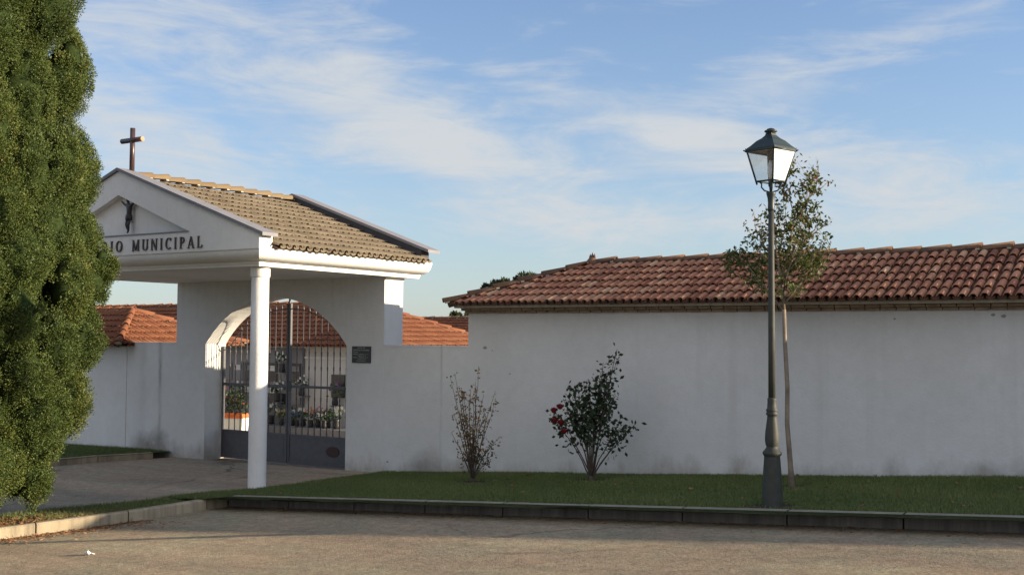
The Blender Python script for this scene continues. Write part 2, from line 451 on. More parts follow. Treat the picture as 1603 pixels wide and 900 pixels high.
# shade painted into the streaked road face of the long kerb, top lighter
m_, t_, b_ = newmat('kerb_shade_painted', (0.1, 0.09, 0.08), 0.95, 0.15)
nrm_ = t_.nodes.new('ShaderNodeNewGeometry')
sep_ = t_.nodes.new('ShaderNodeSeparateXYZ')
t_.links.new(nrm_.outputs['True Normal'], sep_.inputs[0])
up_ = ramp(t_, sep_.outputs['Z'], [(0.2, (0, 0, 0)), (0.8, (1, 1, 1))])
face_ = ramp(t_, noise(t_, 1.0, 6, 0.7, stretch=(11, 11, 0.8)), [(0.3, (0.085, 0.08, 0.074)), (0.75, (0.21, 0.19, 0.16))])
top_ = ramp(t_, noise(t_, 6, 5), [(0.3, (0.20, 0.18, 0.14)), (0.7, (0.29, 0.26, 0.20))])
t_.links.new(mixc(t_, up_, face_, top_), b_.inputs['Base Color'])
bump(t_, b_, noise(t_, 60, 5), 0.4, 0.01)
MAT['kerb_shade_face'] = m_


def mat_glass():
    m = bpy.data.materials.new('clear_pane')
    m.use_nodes = True
    t = m.node_tree
    t.nodes.clear()
    o = t.nodes.new('ShaderNodeOutputMaterial')
    tr = t.nodes.new('ShaderNodeBsdfTransparent')
    tr.inputs[0].default_value = (0.93, 0.95, 0.95, 1)
    gl = t.nodes.new('ShaderNodeBsdfGlossy')
    gl.inputs['Roughness'].default_value = 0.05
    mx = t.nodes.new('ShaderNodeMixShader')
    mx.inputs[0].default_value = 0.08
    t.links.new(tr.outputs[0], mx.inputs[1])
    t.links.new(gl.outputs[0], mx.inputs[2])
    t.links.new(mx.outputs[0], o.inputs[0])
    return m


MAT['glass'] = mat_glass()


# ------------------------------------------------------------------ mesh helpers
class MB:
    def __init__(self):
        self.v, self.f, self.t = [], [], []
        self.smooth = []

    def add(self, vs, fs, tint=0.5, smooth=False):
        o = len(self.v)
        self.v += [tuple(p) for p in vs]
        for f in fs:
            self.f.append(tuple(i + o for i in f))
            self.t.append(tint)
            self.smooth.append(smooth)
        return self

    def box(self, x0, x1, y0, y1, z0, z1, tint=0.5):
        vs = [(x, y, z) for z in (z0, z1) for y in (y0, y1) for x in (x0, x1)]
        fs = [(0, 2, 3, 1), (4, 5, 7, 6), (0, 1, 5, 4), (2, 6, 7, 3), (0, 4, 6, 2), (1, 3, 7, 5)]
        return self.add(vs, fs, tint)

    def prism(self, pts, vec, tint=0.5, smooth=False):
        n = len(pts)
        vec = Vector(vec)
        a = [Vector(p) for p in pts]
        b = [p + vec for p in a]
        fs = [tuple(range(n)), tuple(range(2 * n - 1, n - 1, -1))]
        self.add(a + b, fs, tint)
        o = len(self.v) - 2 * n
        for i in range(n):
            j = (i + 1) % n
            self.f.append((o + i, o + n + i, o + n + j, o + j))
            self.t.append(tint)
            self.smooth.append(smooth)
        return self

    def lathe(self, c, prof, n=20, rot=0.0, tint=0.5, smooth=True, caps=True):
        vs, fs = [], []
        for r, z in prof:
            for k in range(n):
                a = rot + 2 * PI * k / n
                vs.append((c[0] + r * math.cos(a), c[1] + r * math.sin(a), c[2] + z))
        for i in range(len(prof) - 1):
            for k in range(n):
                k2 = (k + 1) % n
                fs.append((i * n + k, i * n + k2, (i + 1) * n + k2, (i + 1) * n + k))
        self.add(vs, fs, tint, smooth)
        if caps:
            o = len(self.v) - len(vs)
            self.f.append(tuple(o + k for k in range(n))[::-1])
            self.f.append(tuple(o + (len(prof) - 1) * n + k for k in range(n)))
            self.t += [tint, tint]
            self.smooth += [False, False]
        return self

    def tube(self, pts, rr, n=8, tint=0.5, smooth=True):
        pts = [Vector(p) for p in pts]
        if isinstance(rr, (int, float)):
            rr = [rr] * len(pts)
        vs, fs = [], []
        ref = None
        for i, p in enumerate(pts):
            d = (pts[min(i + 1, len(pts) - 1)] - pts[max(i - 1, 0)]).normalized()
            if ref is None:
                ref = d.orthogonal().normalized()
            ref = (ref - d * ref.dot(d))
            if ref.length < 1e-6:
                ref = d.orthogonal()
            ref.normalize()
            b = d.cross(ref)
            for k in range(n):
                a = 2 * PI * k / n
                vs.append(p + (ref * math.cos(a) + b * math.sin(a)) * rr[i])
        for i in range(len(pts) - 1):
            for k in range(n):
                k2 = (k + 1) % n
                fs.append((i * n + k, i * n + k2, (i + 1) * n + k2, (i + 1) * n + k))
        fs2 = [tuple(range(n))[::-1], tuple((len(pts) - 1) * n + k for k in range(n))]
        self.add(vs, fs, tint, smooth)
        o = len(self.v) - len(vs)
        for f in fs2:
            self.f.append(tuple(o + i for i in f))
            self.t.append(tint)
            self.smooth.append(False)
        return self

    def build(self, name, mat, parent=None, fixn=True):
        me = bpy.data.meshes.new(name)
        me.from_pydata(self.v, [], self.f)
        me.materials.append(mat)
        me.polygons.foreach_set('use_smooth', self.smooth)
        at = me.attributes.new('tint', 'FLOAT', 'FACE')
        at.data.foreach_set('value', self.t)
        if fixn:
            bm = bmesh.new()
            bm.from_mesh(me)
            bmesh.ops.recalc_face_normals(bm, faces=bm.faces)
            bm.to_mesh(me)
            bm.free()
        me.update()
        o = bpy.data.objects.new(name, me)
        COL.objects.link(o)
        if parent:
            o.parent = parent
            o.matrix_parent_inverse = parent.matrix_world.inverted()
        return o


def np_mesh(name, verts, faces, tint, mat, parent=None, smooth=False):
    """verts (N,3), faces (M,3 or 4) from numpy arrays."""
    me = bpy.data.meshes.new(name)
    nf, k = faces.shape
    me.vertices.add(len(verts))
    me.vertices.foreach_set('co', verts.astype(np.float32).ravel())
    me.loops.add(nf * k)
    me.loops.foreach_set('vertex_index', faces.astype(np.int32).ravel())
    me.polygons.add(nf)
    me.polygons.foreach_set('loop_start', np.arange(0, nf * k, k, dtype=np.int32))
    me.polygons.foreach_set('use_smooth', np.full(nf, smooth))
    at = me.attributes.new('tint', 'FLOAT', 'FACE')
    at.data.foreach_set('value', tint.astype(np.float32))
    me.materials.append(mat)
    me.update(calc_edges=True)
    me.validate()
    o = bpy.data.objects.new(name, me)
    COL.objects.link(o)
    if parent:
        o.parent = parent
        o.matrix_parent_inverse = parent.matrix_world.inverted()
    return o


def tag(o, label=None, cat=None, group=None, kind=None):
    if label:
        o['label'] = label
    if cat:
        o['category'] = cat
    if group:
        o['group'] = group
    if kind:
        o['kind'] = kind
    return o


def empty(name, loc, label, cat, group=None):
    o = bpy.data.objects.new(name, None)
    o.location = loc
    o.empty_display_size = 0.2
    COL.objects.link(o)
    o.matrix_world = Matrix.Translation(Vector(loc))
    return tag(o, label, cat, group)


def structure(o):
    o['kind'] = 'structure'
    return o


# ------------------------------------------------------------------ terrain functions
D = 13.292                      # plane of the long white wall


def z_road(x, y):
    return -1.65 + 0.0634 * max(min(x, 14), -26) + 0.0204 * max(min(y, 10), -12)


def z_lawn(x, y):
    return -1.125 + 0.0635 * x - 0.0217 * y


def z_drive(x, y):
    # level with the lawn along its right edge, level with the gate sill at the wall, falling to the road further out
    yy = max(y, 9.6)
    e = -1.125 + 0.0635 * max(x, -10.75) - 0.0217 * yy + 0.0204 * (y - yy)
    k = min(max((y - 9.2) / 2.8, 0), 1)
    sl_ = 0.0634 * (1 - k) + 0.012 * k
    if x < -10.75:
        e += (max(x, -12.7) + 10.75) * sl_ + min(x + 12.7, 0) * 0.012
    return e - 0.012


def sheet(name, poly_fn, xs, ys, zf, mat, off=0.0):
    """A grid sheet over xs, ys, keeping the cells poly_fn accepts."""
    vs = {}
    mb = MB()
    idx = {}
    for i in range(len(xs) - 1):
        for j in range(len(ys) - 1):
            cx, cyy = (xs[i] + xs[i + 1]) / 2, (ys[j] + ys[j + 1]) / 2
            if poly_fn and not poly_fn(cx, cyy):
                continue
            q = []
            for a, b in ((i, j), (i + 1, j), (i + 1, j + 1), (i, j + 1)):
                if (a, b) not in idx:
                    idx[(a, b)] = len(mb.v)
                    mb.v.append((xs[a], ys[b], zf(xs[a], ys[b]) + off))
                q.append(idx[(a, b)])
            mb.f.append(tuple(q))
            mb.t.append(0.5)
            mb.smooth.append(True)
    return mb.build(name, mat, fixn=False)


def poly_sheet(name, pts, zf, mat, off=0.0, cuts=6):
    bm = bmesh.new()
    vs = [bm.verts.new((p[0], p[1], 0)) for p in pts]
    bm.faces.new(vs)
    bmesh.ops.triangulate(bm, faces=bm.faces)
    for _ in range(cuts):
        long = [e for e in bm.edges if e.calc_length() > 0.9]
        if not long:
            break
        bmesh.ops.subdivide_edges(bm, edges=long, cuts=1)
        bmesh.ops.triangulate(bm, faces=bm.faces)
    for v in bm.verts:
        v.co.z = zf(v.co.x, v.co.y) + off
    bmesh.ops.recalc_face_normals(bm, faces=bm.faces)
    me = bpy.data.meshes.new(name)
    bm.to_mesh(me)
    bm.free()
    if me.polygons and me.polygons[0].normal.z < 0:
        me.flip_normals()
    for p in me.polygons:
        p.use_smooth = True
    me.materials.append(mat)
    o = bpy.data.objects.new(name, me)
    COL.objects.link(o)
    return o


def in_poly(x, y, pts):
    c = False
    n = len(pts)
    for i in range(n):
        x1, y1 = pts[i]
        x2, y2 = pts[(i + 1) % n]
        if (y1 > y) != (y2 > y) and x < (x2 - x1) * (y - y1) / (y2 - y1) + x1:
            c = not c
    return c


def z_ground(x, y):
    if y > 13.6:
        return -2.36
    return z_road(x, y) - 0.14 - (0.35 if y > 9 else 0.0)


gx = [-900, -400, -150, -80, -50, -36, -28, -22, -16, -12, -8, -4, 0, 4, 8, 12, 16, 22, 30, 45, 80, 150, 400, 900]
gy = [-900, -400, -150, -60, -25, -15, -8, -4, 0, 4, 8, 9.0, 9.3, 11, 12, 13, 13.65, 16, 20, 30, 45, 70, 150, 400, 900]
structure(sheet('ground', None, gx, gy, z_ground, MAT['ground']))

KY = 9.6                        # road face of the long kerb
KC = (-10.15, KY)               # kerb corner
KL = [(-10.15, 9.6), (-10.22, 9.1), (-10.36, 8.45), (-10.60, 7.75), (-10.88, 7.05), (-11.15, 6.3), (-11.5, 5.2), (-12.1, 3.4), (-13.2, 0.5), (-14.5, -4)]
DRE = [(-10.72, 13.29), (-10.70, 12.43), (-10.58, 11.3), (-10.56, 10.45), (-10.80, 9.95), (-10.98, 9.25), (-11.34, 8.75), (-11.70, 8.3),
       (-11.95, 7.8), (-12.2, 7.0), (-12.6, 5.6), (-13.2, 3.7), (-14.3, 0.6), (-15.6, -4)]
DLE = [(-15.42, 13.29), (-15.50, 12.9), (-15.75, 11.7), (-16.1, 10.2), (-16.8, 8.0), (-17.8, 5.5), (-19.5, 2.0), (-22, -4)]

road_pts = [(-11.5 - 3, -4)] + [(x, y) for x, y in reversed(KL[:-1])] + [(30, KY), (30, -14), (-40, -14), (-22, -4)]
xs = [-40, -34, -28, -24, -20, -17, -15] + [-14 + 0.5 * i for i in range(57)] + [16, 19, 23, 30]
ys = [-14, -10, -7, -4, -2, 0] + [0.5 * i for i in range(1, 20)] + [KY + 0.05]
structure(sheet('road', None, xs, ys, z_road, MAT['road']))
structure(poly_sheet('driveway', DRE + list(reversed(DLE)), z_drive, MAT['drive'], 0.0))
lawn_pts = [(30, 13.3), (-10.71, 13.3)] + [(x + 0.03, y) for x, y in DRE[1:4]] + [(x + 0.02, y) for x, y in DRE[4:6]] + \
           [(-10.22, 9.25), (-10.05, 9.70), (30, 9.70)]
structure(poly_sheet('lawn', lawn_pts, z_lawn, MAT['lawn'], 0.0))
strip_pts = [(x + 0.02, y) for x, y in DRE[5:]] + [(x - 0.09, y) for x, y in reversed(KL[1:])]


def z_strip(x, y):
    # between the kerb top and the driveway edge
    yy = max(y, 9.6)
    return -1.125 + 0.0635 * x - 0.0217 * yy + 0.0204 * (y - yy)


structure(poly_sheet('planting_strip', strip_pts, z_strip, MAT['soil'], 0.0))
lawn2_pts = [(-15.50, 13.3), (-15.58, 12.9), (-15.83, 11.7), (-16.18, 10.2), (-16.9, 8), (-18, 5.4), (-30, 5.4), (-40, 13.3)]


def z_lawn2(x, y):
    return z_drive(x, y) + 0.09


structure(poly_sheet('side_lawn', lawn2_pts, z_lawn2, MAT['lawn'], 0.0))


def drive_skirt():
    # vertical edge of the driveway slab towards the road, below the strip
    pass


def kerb_run(name, pts, ztop, h, wdt, mat, seg=1.0, jit=0.004):
    """A run of kerb stones; pts is the road-side line, the stones lie on its left."""
    mb = MB()
    rnd = random.Random(len(pts) + int(seg * 100))
    P = [Vector((x, y, 0)) for x, y in pts]
    cum = [0]
    for a, b in zip(P, P[1:]):
        cum.append(cum[-1] + (b - a).length)

    def at(s):
        s = min(max(s, 0), cum[-1])
        for i in range(len(P) - 1):
            if s <= cum[i + 1] or i == len(P) - 2:
                f = (s - cum[i]) / (cum[i + 1] - cum[i])
                return P[i].lerp(P[i + 1], f), (P[i + 1] - P[i]).normalized()
    s = 0.0
    ch = 0.018
    while s < cum[-1] - 0.05:
        e = min(s + seg, cum[-1])
        g = 0.008
        n = max(1, int((e - s) / 0.35))
        j, k = rnd.uniform(-jit, jit), rnd.uniform(-jit, jit)
        rings = []
        for i in range(n + 1):
            p, d = at(s + g + (e - s - 2 * g) * i / n)
            nl = Vector((-d.y, d.x, 0))
            zt = ztop(p.x, p.y) + j
            b0 = p + nl * k
            rings.append([b0 + Vector((0, 0, zt - h - 0.1)), b0 + nl * 0.006 + Vector((0, 0, zt - ch)), b0 + nl * (ch + 0.006) + Vector((0, 0, zt)),
                          b0 + nl * wdt + Vector((0, 0, zt)), b0 + nl * wdt + Vector((0, 0, zt - h - 0.1))])
        vs = [v for r in rings for v in r]
        fs = []
        for i in range(n):
            for q in range(4):
                fs.append((i * 5 + q, (i + 1) * 5 + q, (i + 1) * 5 + q + 1, i * 5 + q + 1))
        fs.append((0, 1, 2, 3, 4))
        fs.append(tuple(n * 5 + q for q in (4, 3, 2, 1, 0)))
        mb.add(vs, fs)
        s = e
    return structure(mb.build(name, mat))


kerb_run('kerb', [(-10.15, KY), (26, KY)], lambda x, y: -1.959 + 0.0634 * (max(x, -26) + 9.955), 0.13, 0.11, MAT['kerb_shade_face'], 1.0, 0.0015)
kerb_run('kerb', list(reversed(KL)), lambda x, y: z_road(x, y) + 0.124, 0.13, 0.10, MAT['kerb'], 1.0, 0.002)
kerb_run('kerb', DLE[1:], lambda x, y: z_drive(x, y) + 0.105, 0.12, -0.10, MAT['kerb'], 1.0)

# yard inside the cemetery
structure(sheet('yard', None, [-60, -45, -30, -22, -17, -13.6, -12, -9.0], [13.3, 14.5, 17, 22, 30, 45], lambda x, y: -2.185 if y > 13.5 else -2.19, MAT['yard']))


# ------------------------------------------------------------------ roof tile helpers
def tile_field(mb_cap, mb_pan, E0, u, s, n, width, length, pitch, rowlen, inside, rnd, k=1.0, seg=6, lip=0.030):
    """Barrel tiles on a plane. E0 eave corner, u along the eave, s up the slope, n normal."""
    E0, u, s, n = Vector(E0), Vector(u), Vector(s), Vector(n)
    nc = int(width / pitch) + 1
    nr = int(math.ceil(length / rowlen))
    r0, r1 = 0.047 * k, 0.040 * k
    for j in range(nr):
        for i in range(nc):
            uc = (i + 0.5) * pitch
            tc = (j + 0.45) * rowlen
            if tc > length or not inside(uc, tc):
                continue
            t0 = j * rowlen - 0.025 + rnd.uniform(-0.011, 0.011) - (0.035 if rnd.random() < 0.015 else 0)
            t1 = min((j + 1) * rowlen + 0.03, length + 0.02)
            tint = min(1, max(0, rnd.gauss(0.5, 0.22)))
            du = rnd.uniform(-0.006, 0.006)
            vs = []
            hh = rnd.uniform(-0.005, 0.005)
            for t, r, b in ((t0, r0, lip * k + hh), (t1, r1, 0.002 * k)):
                for q in range(seg + 1):
                    a = PI * q / seg
                    vs.append(E0 + u * (uc + du + r * math.cos(a)) + s * t + n * (b + r * 0.84 * math.sin(a)))
            m = seg + 1
            for q in range(seg + 1):
                a = PI * q / seg
                r = r0 - 0.011 * k
                vs.append(E0 + u * (uc + du + r * math.cos(a)) + s * t0 + n * (lip * k + hh + r * 0.84 * math.sin(a)))
            for q in range(seg + 1):
                a = PI * q / seg
                r = r0 - 0.013 * k
                vs.append(E0 + u * (uc + du + r * math.cos(a)) + s * (t0 + 0.10) + n * ((lip - 0.018) * k + r * 0.8 * math.sin(a)))
            fs = []
            for q in range(seg):
                fs.append((q, q + 1, m + q + 1, m + q))
                fs.append((2 * m + q, 2 * m + q + 1, q + 1, q))
                fs.append((3 * m + q, 3 * m + q + 1, 2 * m + q + 1, 2 * m + q))
            mb_cap.add(vs, fs, tint, True)
            # pan between this cap and the next
            tint = min(1, max(0, rnd.gauss(0.4, 0.2)))
            vs = []
            up = uc + pitch / 2
            hw = pitch * 0.40
            for t, b in ((t0 + 0.012, 0.016 * k), (t1, 0.0)):
                for q in range(5):
                    f = -1 + q / 2
                    vs.append(E0 + u * (up + hw * f) + s * t + n * (b + 0.02 * k * f * f - 0.004))
            for q in range(5):
                f = -1 + q / 2
                vs.append(E0 + u * (up + hw * f) + s * (t0 + 0.012) + n * (-0.012 * k + 0.02 * k * f * f))
            fs = [(q, q + 1, 5 + q + 1, 5 + q) for q in range(4)] + [(10 + q, 10 + q + 1, q + 1, q) for q in range(4)]
            mb_pan.add(vs, fs, tint, True)


def barrel_row(mb, mortar, A, B, length, r, up=(0, 0, 1), rnd=random, flip=False, seg=8):
    """Overlapping ridge or hip barrels from A (low, exposed end) to B."""
    A, B = Vector(A), Vector(B)
    d = (B - A)
    tot = d.length
    d.normalize()
    up = Vector(up)
    up = (up - d * up.dot(d)).normalized()
    side = d.cross(up)
    nn = max(1, round(tot / length))
    L = tot / nn
    for i in range(nn):
        t0, t1 = i * L - 0.035, (i + 1) * L + 0.02
        j = rnd.uniform(-0.009, 0.009)
        tint = min(1, max(0, rnd.gauss(0.5, 0.25)))
        vs = []
        for t, rr, b in ((t0, r * 1.10, 0.022 + j), (t1, r * 0.86, 0.0)):
            for q in range(seg + 1):
                a = PI * q / seg
                vs.append(A + d * t + side * (rr * math.cos(a)) + up * (b + rr * math.sin(a)))
        m = seg + 1
        for q in range(seg + 1):
            a = PI * q / seg
            rr = r * 1.10 - 0.014
            vs.append(A + d * t0 + side * (rr * math.cos(a)) + up * (0.022 + j + rr * math.sin(a)))
        for q in range(seg + 1):
            a = PI * q / seg
            rr = r * 1.10 - 0.016
            vs.append(A + d * (t0 + 0.09) + side * (rr * math.cos(a)) + up * (0.012 + j + rr * math.sin(a)))
        fs = []
        for q in range(seg):
            fs += [(q, q + 1, m + q + 1, m + q), (2 * m + q, 2 * m + q + 1, q + 1, q), (3 * m + q, 3 * m + q + 1, 2 * m + q + 1, 2 * m + q)]
        mb.add(vs, fs, tint, True)
        if mortar is not None:
            # bed of mortar showing under the joint
            a0 = A + d * (t0 + 0.03)
            pts = [a0 + side * (r * 1.0 * math.cos(PI * q / 6)) + up * (r * 0.98 * math.sin(PI * q / 6)) for q in range(7)]
            mortar.prism(pts, d * 0.05, 2.0)


def hip_block(name, label, x0, x1, y0, y1, zb, ze, zr, over, roofmat, ridgemat, wallmat, hips=(True, True), pitch=0.116, rowlen=0.277, faces='f', wall_back=0.27, over_l=None, over_r=None, lip=0.030,
              seed=1, gutter=True, bricks=False, k=1.0, seg=6, group=None, wall_front=None):
    """Long low niche building along X: walls, hipped roof of barrel tiles. over: eave overhang."""
    rnd = random.Random(seed)
    root = empty(name, ((x0 + x1) / 2, (y0 + y1) / 2, zb), label, 'building', group)
    w_ = MB()
    w_.box(x0, x1, y0, y1 + wall_back, zb, ze - 0.02)
    wall = w_.build('wall', wallmat, root)
    ex0, ex1, ey0, ey1 = x0 - (over if over_l is None else over_l), x1 + (over if over_r is None else over_r), y0 - over, y1 + over
    yr = (ey0 + ey1) / 2
    h = yr - ey0
    rise = zr - ze
    hl = h if hips[0] else 0.0
    hr = h if hips[1] else 0.0
    A, B = Vector((ex0 + hl, yr, zr)), Vector((ex1 - hr, yr, zr))
    sl = math.hypot(h, rise)
    # roof bed, closed
    bed = MB()
    pts = [(ex0, ey0, ze), (ex1, ey0, ze), (ex1, ey1, ze), (ex0, ey1, ze), A, B]
    fs = [(0, 1, 5, 4), (2, 3, 4, 5), (1, 2, 5), (3, 0, 4), (3, 2, 1, 0)]
    bed.add(pts, fs)
    for a_, b_ in ((A, B), (pts[0], A), (pts[3], A), (pts[1], B), (pts[2], B)):
        a_, b_ = Vector(a_), Vector(b_)
        if (b_ - a_).length > 0.3:
            bed.tube([a_ + Vector((0, 0, 0.012)), b_ + Vector((0, 0, 0.012))], 0.055 * k, 6)
    roof = bed.build('roof', MAT['under'], root)
    cap, pan = MB(), MB()
    ca, sa = h / sl, rise / sl
    W = ex1 - ex0
    if 'f' in faces:
        tile_field(cap, pan, (ex0, ey0, ze), (1, 0, 0), (0, ca, sa), (0, -sa, ca), W, sl, pitch, rowlen,
                   lambda uu, tt: (uu > tt * ca * (1 if hips[0] else 0) + 0.01) and (uu < W - tt * ca * (1 if hips[1] else 0) - 0.01), rnd, k, seg, lip)
    if 'b' in faces:
        tile_field(cap, pan, (ex1, ey1, ze), (-1, 0, 0), (0, -ca, sa), (0, sa, ca), W, sl, pitch, rowlen,
                   lambda uu, tt: (uu > tt * ca * (1 if hips[1] else 0)) and (uu < W - tt * ca * (1 if hips[0] else 0)), rnd, k, seg)
    Wd = ey1 - ey0
    if 'l' in faces and hips[0]:
        tile_field(cap, pan, (ex0, ey1, ze), (0, -1, 0), (ca, 0, sa), (-sa, 0, ca), Wd, sl, pitch, rowlen, lambda uu, tt: tt * ca + 0.01 < uu < Wd - tt * ca - 0.01, rnd, k, seg)
    if 'r' in faces and hips[1]:
        tile_field(cap, pan, (ex1, ey0, ze), (0, 1, 0), (-ca, 0, sa), (sa, 0, ca), Wd, sl, pitch, rowlen, lambda uu, tt: tt * ca + 0.01 < uu < Wd - tt * ca - 0.01, rnd, k, seg)
    c = cap.build('tiles', roofmat, roof, fixn=False)
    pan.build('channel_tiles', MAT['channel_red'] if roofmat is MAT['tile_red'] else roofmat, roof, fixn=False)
    rb = MB()
    mo = rb
    r = 0.062 * k
    zup = 0.022 * k
    up = Vector((0, 0, zup))
    barrel_row(rb, mo, B + up, A + up, 0.36, r, rnd=rnd)
    if hips[0]:
        barrel_row(rb, mo, Vector((ex0 - 0.02, ey0 - 0.02, ze)) + up, A + up, 0.36, r, rnd=rnd)
        barrel_row(rb, mo, Vector((ex0 - 0.02, ey1 + 0.02, ze)) + up, A + up, 0.36, r, rnd=rnd)
    if hips[1]:
        barrel_row(rb, mo, Vector((ex1 + 0.02, ey0 - 0.02, ze)) + up, B + up, 0.36, r, rnd=rnd)
        barrel_row(rb, mo, Vector((ex1 + 0.02, ey1 + 0.02, ze)) + up, B + up, 0.36, r, rnd=rnd)
    rt = rb.build('ridge_tiles', ridgemat, roof, fixn=False)
    return root, roof, wall, (A, B, ex0, ex1, ey0, ey1)


# ------------------------------------------------------------------ right niche building
RX0 = -9.128
nb, nroof, nwall, G = hip_block('niche_building', 'long white building with red barrel tile hipped roof behind the lawn and street lamp', RX0, 18.0, 13.285, 15.72, -2.7, 0.455, 1.085, 0.335,
                                MAT['tile_red'], MAT['ridge_dark'], MAT['plaster'], (True, True), faces='flb', seed=3, over_l=0.13, lip=0.036)
# two courses of brick corbel and a slab under the eaves
co = MB()
rnd = random.Random(5)
for course, (z0, z1, yo, off) in enumerate(((0.336, 0.371, 13.235, 0.0), (0.373, 0.408, 13.165, 0.09))):
    x = RX0 - (D - yo) * 0.6 + off * 0.3
    first = True
    while x < 18.0:
        L = rnd.uniform(0.165, 0.185)
        j = rnd.uniform(-0.006, 0.006)
        co.box(x, min(x + L - 0.012, 18.0), yo + j, 13.284, z0 + rnd.uniform(0, 0.003), z1, rnd.random())
        x += L
    # left return
    y = yo + 0.12
    while y < 15.7:
        co.box(RX0 - (D - yo) * 0.6, RX0 - 0.001, y, y + 0.16, z0, z1)
        y += 0.174
co.build('brick_cornice', MAT['brick'], nb)
sb = MB()
sb.box(RX0 - 0.10, 18.1, 13.055, 15.9, 0.411, 0.449)
sb.build('eaves_slab', MAT['mortar'], nb)
fin = MB()
A_ = G[0]
for k_, (dx, dz, l_) in enumerate(((-0.035, 0.04, 0.10), (0.0, 0.05, 0.125), (0.035, 0.04, 0.105))):
    fin.lathe((A_.x + dx, A_.y - 0.02, A_.z + 0.06), [(0.018, 0), (0.022, l_ * 0.5), (0.010, l_ * 0.85), (0.002, l_)], 8)
fin.lathe((A_.x, A_.y - 0.02, A_.z - 0.02), [(0.11, 0), (0.10, 0.06), (0.06, 0.11), (0.03, 0.13)], 10)
fin.build('finial', MAT['ridge_dark'], nb)

# ------------------------------------------------------------------ left niche building, mirrored and lower
lb, lroof, lwall, LG = hip_block('niche_building', 'white building with orange hip roof end beyond the driveway, behind the cypress', -34.0, -16.74, 13.285, 15.72, -3.6, -0.20, 0.46, 0.335,
                                 MAT['tile_orange'], MAT['tile_orange'], MAT['plaster'], (True, True), faces='fr', seed=8, wall_back=-0.45, over_r=0.17)

# ------------------------------------------------------------------ far niche buildings
cb, croof, cwall, CG = hip_block('niche_building', 'niche building with red tile roof seen through the gate arch, flowers along its front', -48.0, -14.9, 18.25, 22.4, -2.6, -0.23, 0.74, 0.32,
                                 MAT['tile_orange'], MAT['tile_orange'], MAT['plaster_grey'], (True, True), faces='fr', seed=12)
db, droof, dwall, DG = hip_block('niche_building', 'farthest niche building, its dark red roof showing above the orange hip right of the portico', -36.0, 2.0, 30.0, 34.0, -2.6, -0.25, 0.62, 0.32,
                                 MAT['tile_orange'], MAT['ridge_dark'], MAT['plaster_grey'], (True, True), faces='f', seed=14)


# niches in the wall facing the gate
def niches():
    rnd = random.Random(4)
    yf = 18.25
    # granite facing on the left part
    g = MB()
    g.box(-20.6, -16.95, yf - 0.05, yf - 0.001, -2.18, -0.30)
    g.build('granite_facing', MAT['granite'], cb)
    for r in range(2):
        for c in range(9):
            x = -20.2 + c * 0.36
            z = -1.55 + r * 0.50
            f = MB()
            f.box(x, x + 0.30, yf - 0.075, yf - 0.052, z, z + 0.42)
            fr = f.build('niche_front', MAT['niche_dark'] if rnd.random() < 0.7 else MAT['granite'], cb)
            p = MB()
            p.box(x + 0.04, x + 0.26, yf - 0.082, yf - 0.077, z + 0.24, z + 0.36)
            p.build('nameplate', MAT['niche_white'] if rnd.random() < 0.3 else MAT['granite'], fr)
    for c, x in enumerate((-16.15, -15.72, -15.3)):
        z = -1.35
        f = MB()
        f.box(x, x + 0.38, yf - 0.03, yf - 0.001, z, z + 0.5)
        f.build('niche_front', MAT['niche_dark'], cb)
    s = MB()
    s.box(-16.94, -14.9, yf - 0.035, yf - 0.001, -0.52, -0.47)
    s.build('string_course', MAT['niche_white'], cb)
    # plinth ledge for flowers
    s = MB()
    s.box(-20.5, -14.85, yf - 0.75, yf - 0.09, -2.185, -1.98)
    s.build('flower_ledge', MAT['granite'], cb)


niches()

# ------------------------------------------------------------------ portico
PXC = -13.07
pr = empty('cemetery_portico', (PXC, 12.0, -2.15), 'white gabled entrance portico with round column, arched wall and brown tile roof', 'portico')


